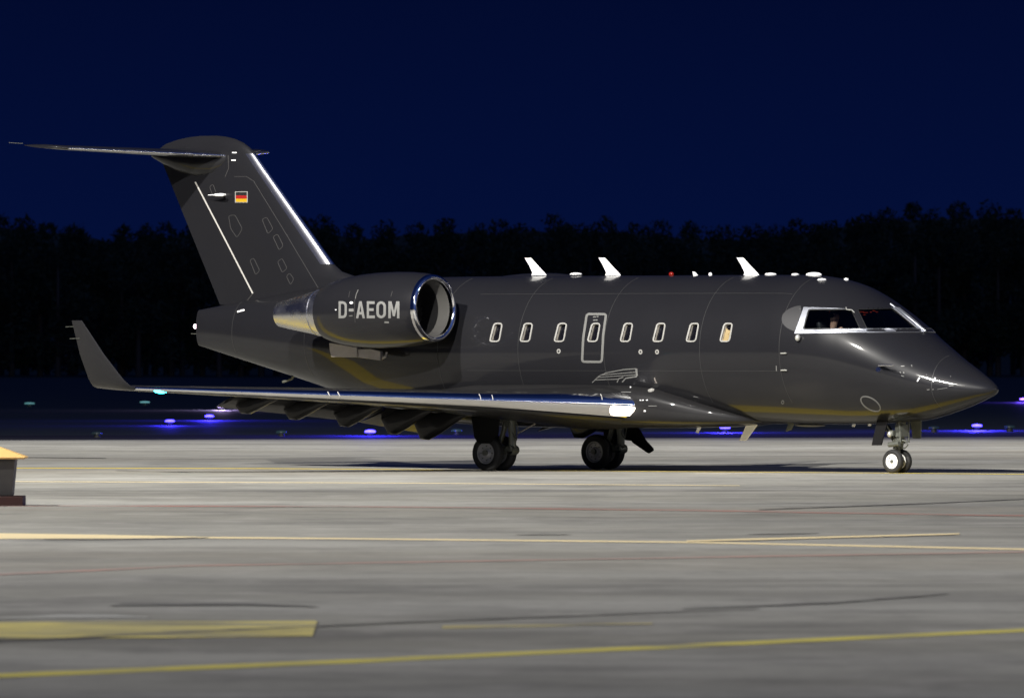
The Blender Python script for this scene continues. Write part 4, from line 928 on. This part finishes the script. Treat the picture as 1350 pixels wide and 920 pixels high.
# ------------------------------------------------------------------ sky
W = bpy.data.worlds.new('World'); S.world = W; W.use_nodes = True
n, l = W.node_tree.nodes, W.node_tree.links; bg = n['Background']
tc = n.new('ShaderNodeTexCoord'); dot = n.new('ShaderNodeVectorMath'); dot.operation = 'DOT_PRODUCT'
g = Vector((0.35, -0.80, 0.50)).normalized(); dot.inputs[1].default_value = g; l.new(tc.outputs['Generated'], dot.inputs[0])
cr = n.new('ShaderNodeValToRGB'); l.new(dot.outputs['Value'], cr.inputs[0])
mpr = n.new('ShaderNodeMapRange'); mpr.inputs[1].default_value = -1; mpr.inputs[2].default_value = 1; l.new(dot.outputs['Value'], mpr.inputs[0]); l.new(mpr.outputs[0], cr.inputs[0])
e = cr.color_ramp.elements
e[0].position = 0.0; e[0].color = (0.0008, 0.0038, 0.031, 1)
e[1].position = 1.0; e[1].color = (0.060, 0.105, 0.32, 1)
q = e.new(0.35); q.color = (0.0012, 0.0048, 0.036, 1)
q = e.new(0.76); q.color = (0.008, 0.019, 0.085, 1)
sx = n.new('ShaderNodeSeparateXYZ'); l.new(tc.outputs['Generated'], sx.inputs[0])
mz = n.new('ShaderNodeMapRange'); mz.inputs[1].default_value = 0.008; mz.inputs[2].default_value = 0.034; mz.inputs[3].default_value = 1.22; mz.inputs[4].default_value = 0.80
l.new(sx.outputs['Z'], mz.inputs[0]); mm_ = n.new('ShaderNodeMix'); mm_.data_type = 'RGBA'; mm_.blend_type = 'MULTIPLY'; mm_.inputs[0].default_value = 1.0
l.new(cr.outputs[0], mm_.inputs[6]); l.new(mz.outputs[0], mm_.inputs[7])
l.new(mm_.outputs[2], bg.inputs[0]); bg.inputs[1].default_value = 1.0

# ------------------------------------------------------------------ floodlight masts and the jet's own lamps
def flood(name, loc, target, power, cone, blend=0.9, col=(1, 0.965, 0.90), size=0.35):
    ld = bpy.data.lights.new(name, 'SPOT'); ld.energy = power; ld.color = col; ld.spot_size = R(cone); ld.spot_blend = blend; ld.shadow_soft_size = size
    o = bpy.data.objects.new(name, ld); COL.objects.link(o); o.location = loc
    d = Vector(target) - Vector(loc); o.rotation_euler = d.to_track_quat('-Z', 'Y').to_euler(); return o
# masts short of the stand, a long-throw and a near head each
flood('floodlight', (-16, 116, 40), (0, 232, 0), 4.6e5, 60, 1.0)
flood('floodlight', (-34, 151, 42), (0, 215, 0), 3.9e5, 60, 1.0)
flood('floodlight', (-34, 151, 42), (0, 140, 0), 1.7e5, 90, 1.0)
# apron masts to the sides: foreground, far apron, and the stand itself
flood('floodlight', (-90, 60, 30), (0, 100, 0), 4.0e5, 52, 1.0)
flood('floodlight', (90, 60, 30), (0, 100, 0), 4.0e5, 52, 1.0)
flood('floodlight', (-80, 258, 28), (0, 246, 0), 4.6e5, 38, 1.0)
flood('floodlight', (80, 258, 28), (0, 246, 0), 4.6e5, 38, 1.0)
flood('floodlight', (120, 190, 28), (0, 200, 1), 0.5e5, 24, 1.0)
flood('floodlight', (70, 110, 28), (0, 200, 1), 0.5e5, 30, 1.0)
# landing lamp: beam thrown forward along the taxi direction
lp = JET @ (inv(820, 541, -1.6) + Vector((0.35, -0.15, 0))); tg = JET @ Vector((14, -3.2, -0.4))
flood('landing_beam', lp, tg, 900, 60, 1.0, (1, 0.85, 0.66), 0.08)

# ------------------------------------------------------------------ output
S.view_settings.view_transform = 'Standard'; S.view_settings.look = 'None'; S.view_settings.exposure = 0; S.view_settings.gamma = 1
S.render.engine = 'CYCLES'
S.cycles.use_denoising = True
S.cycles.max_bounces = 8
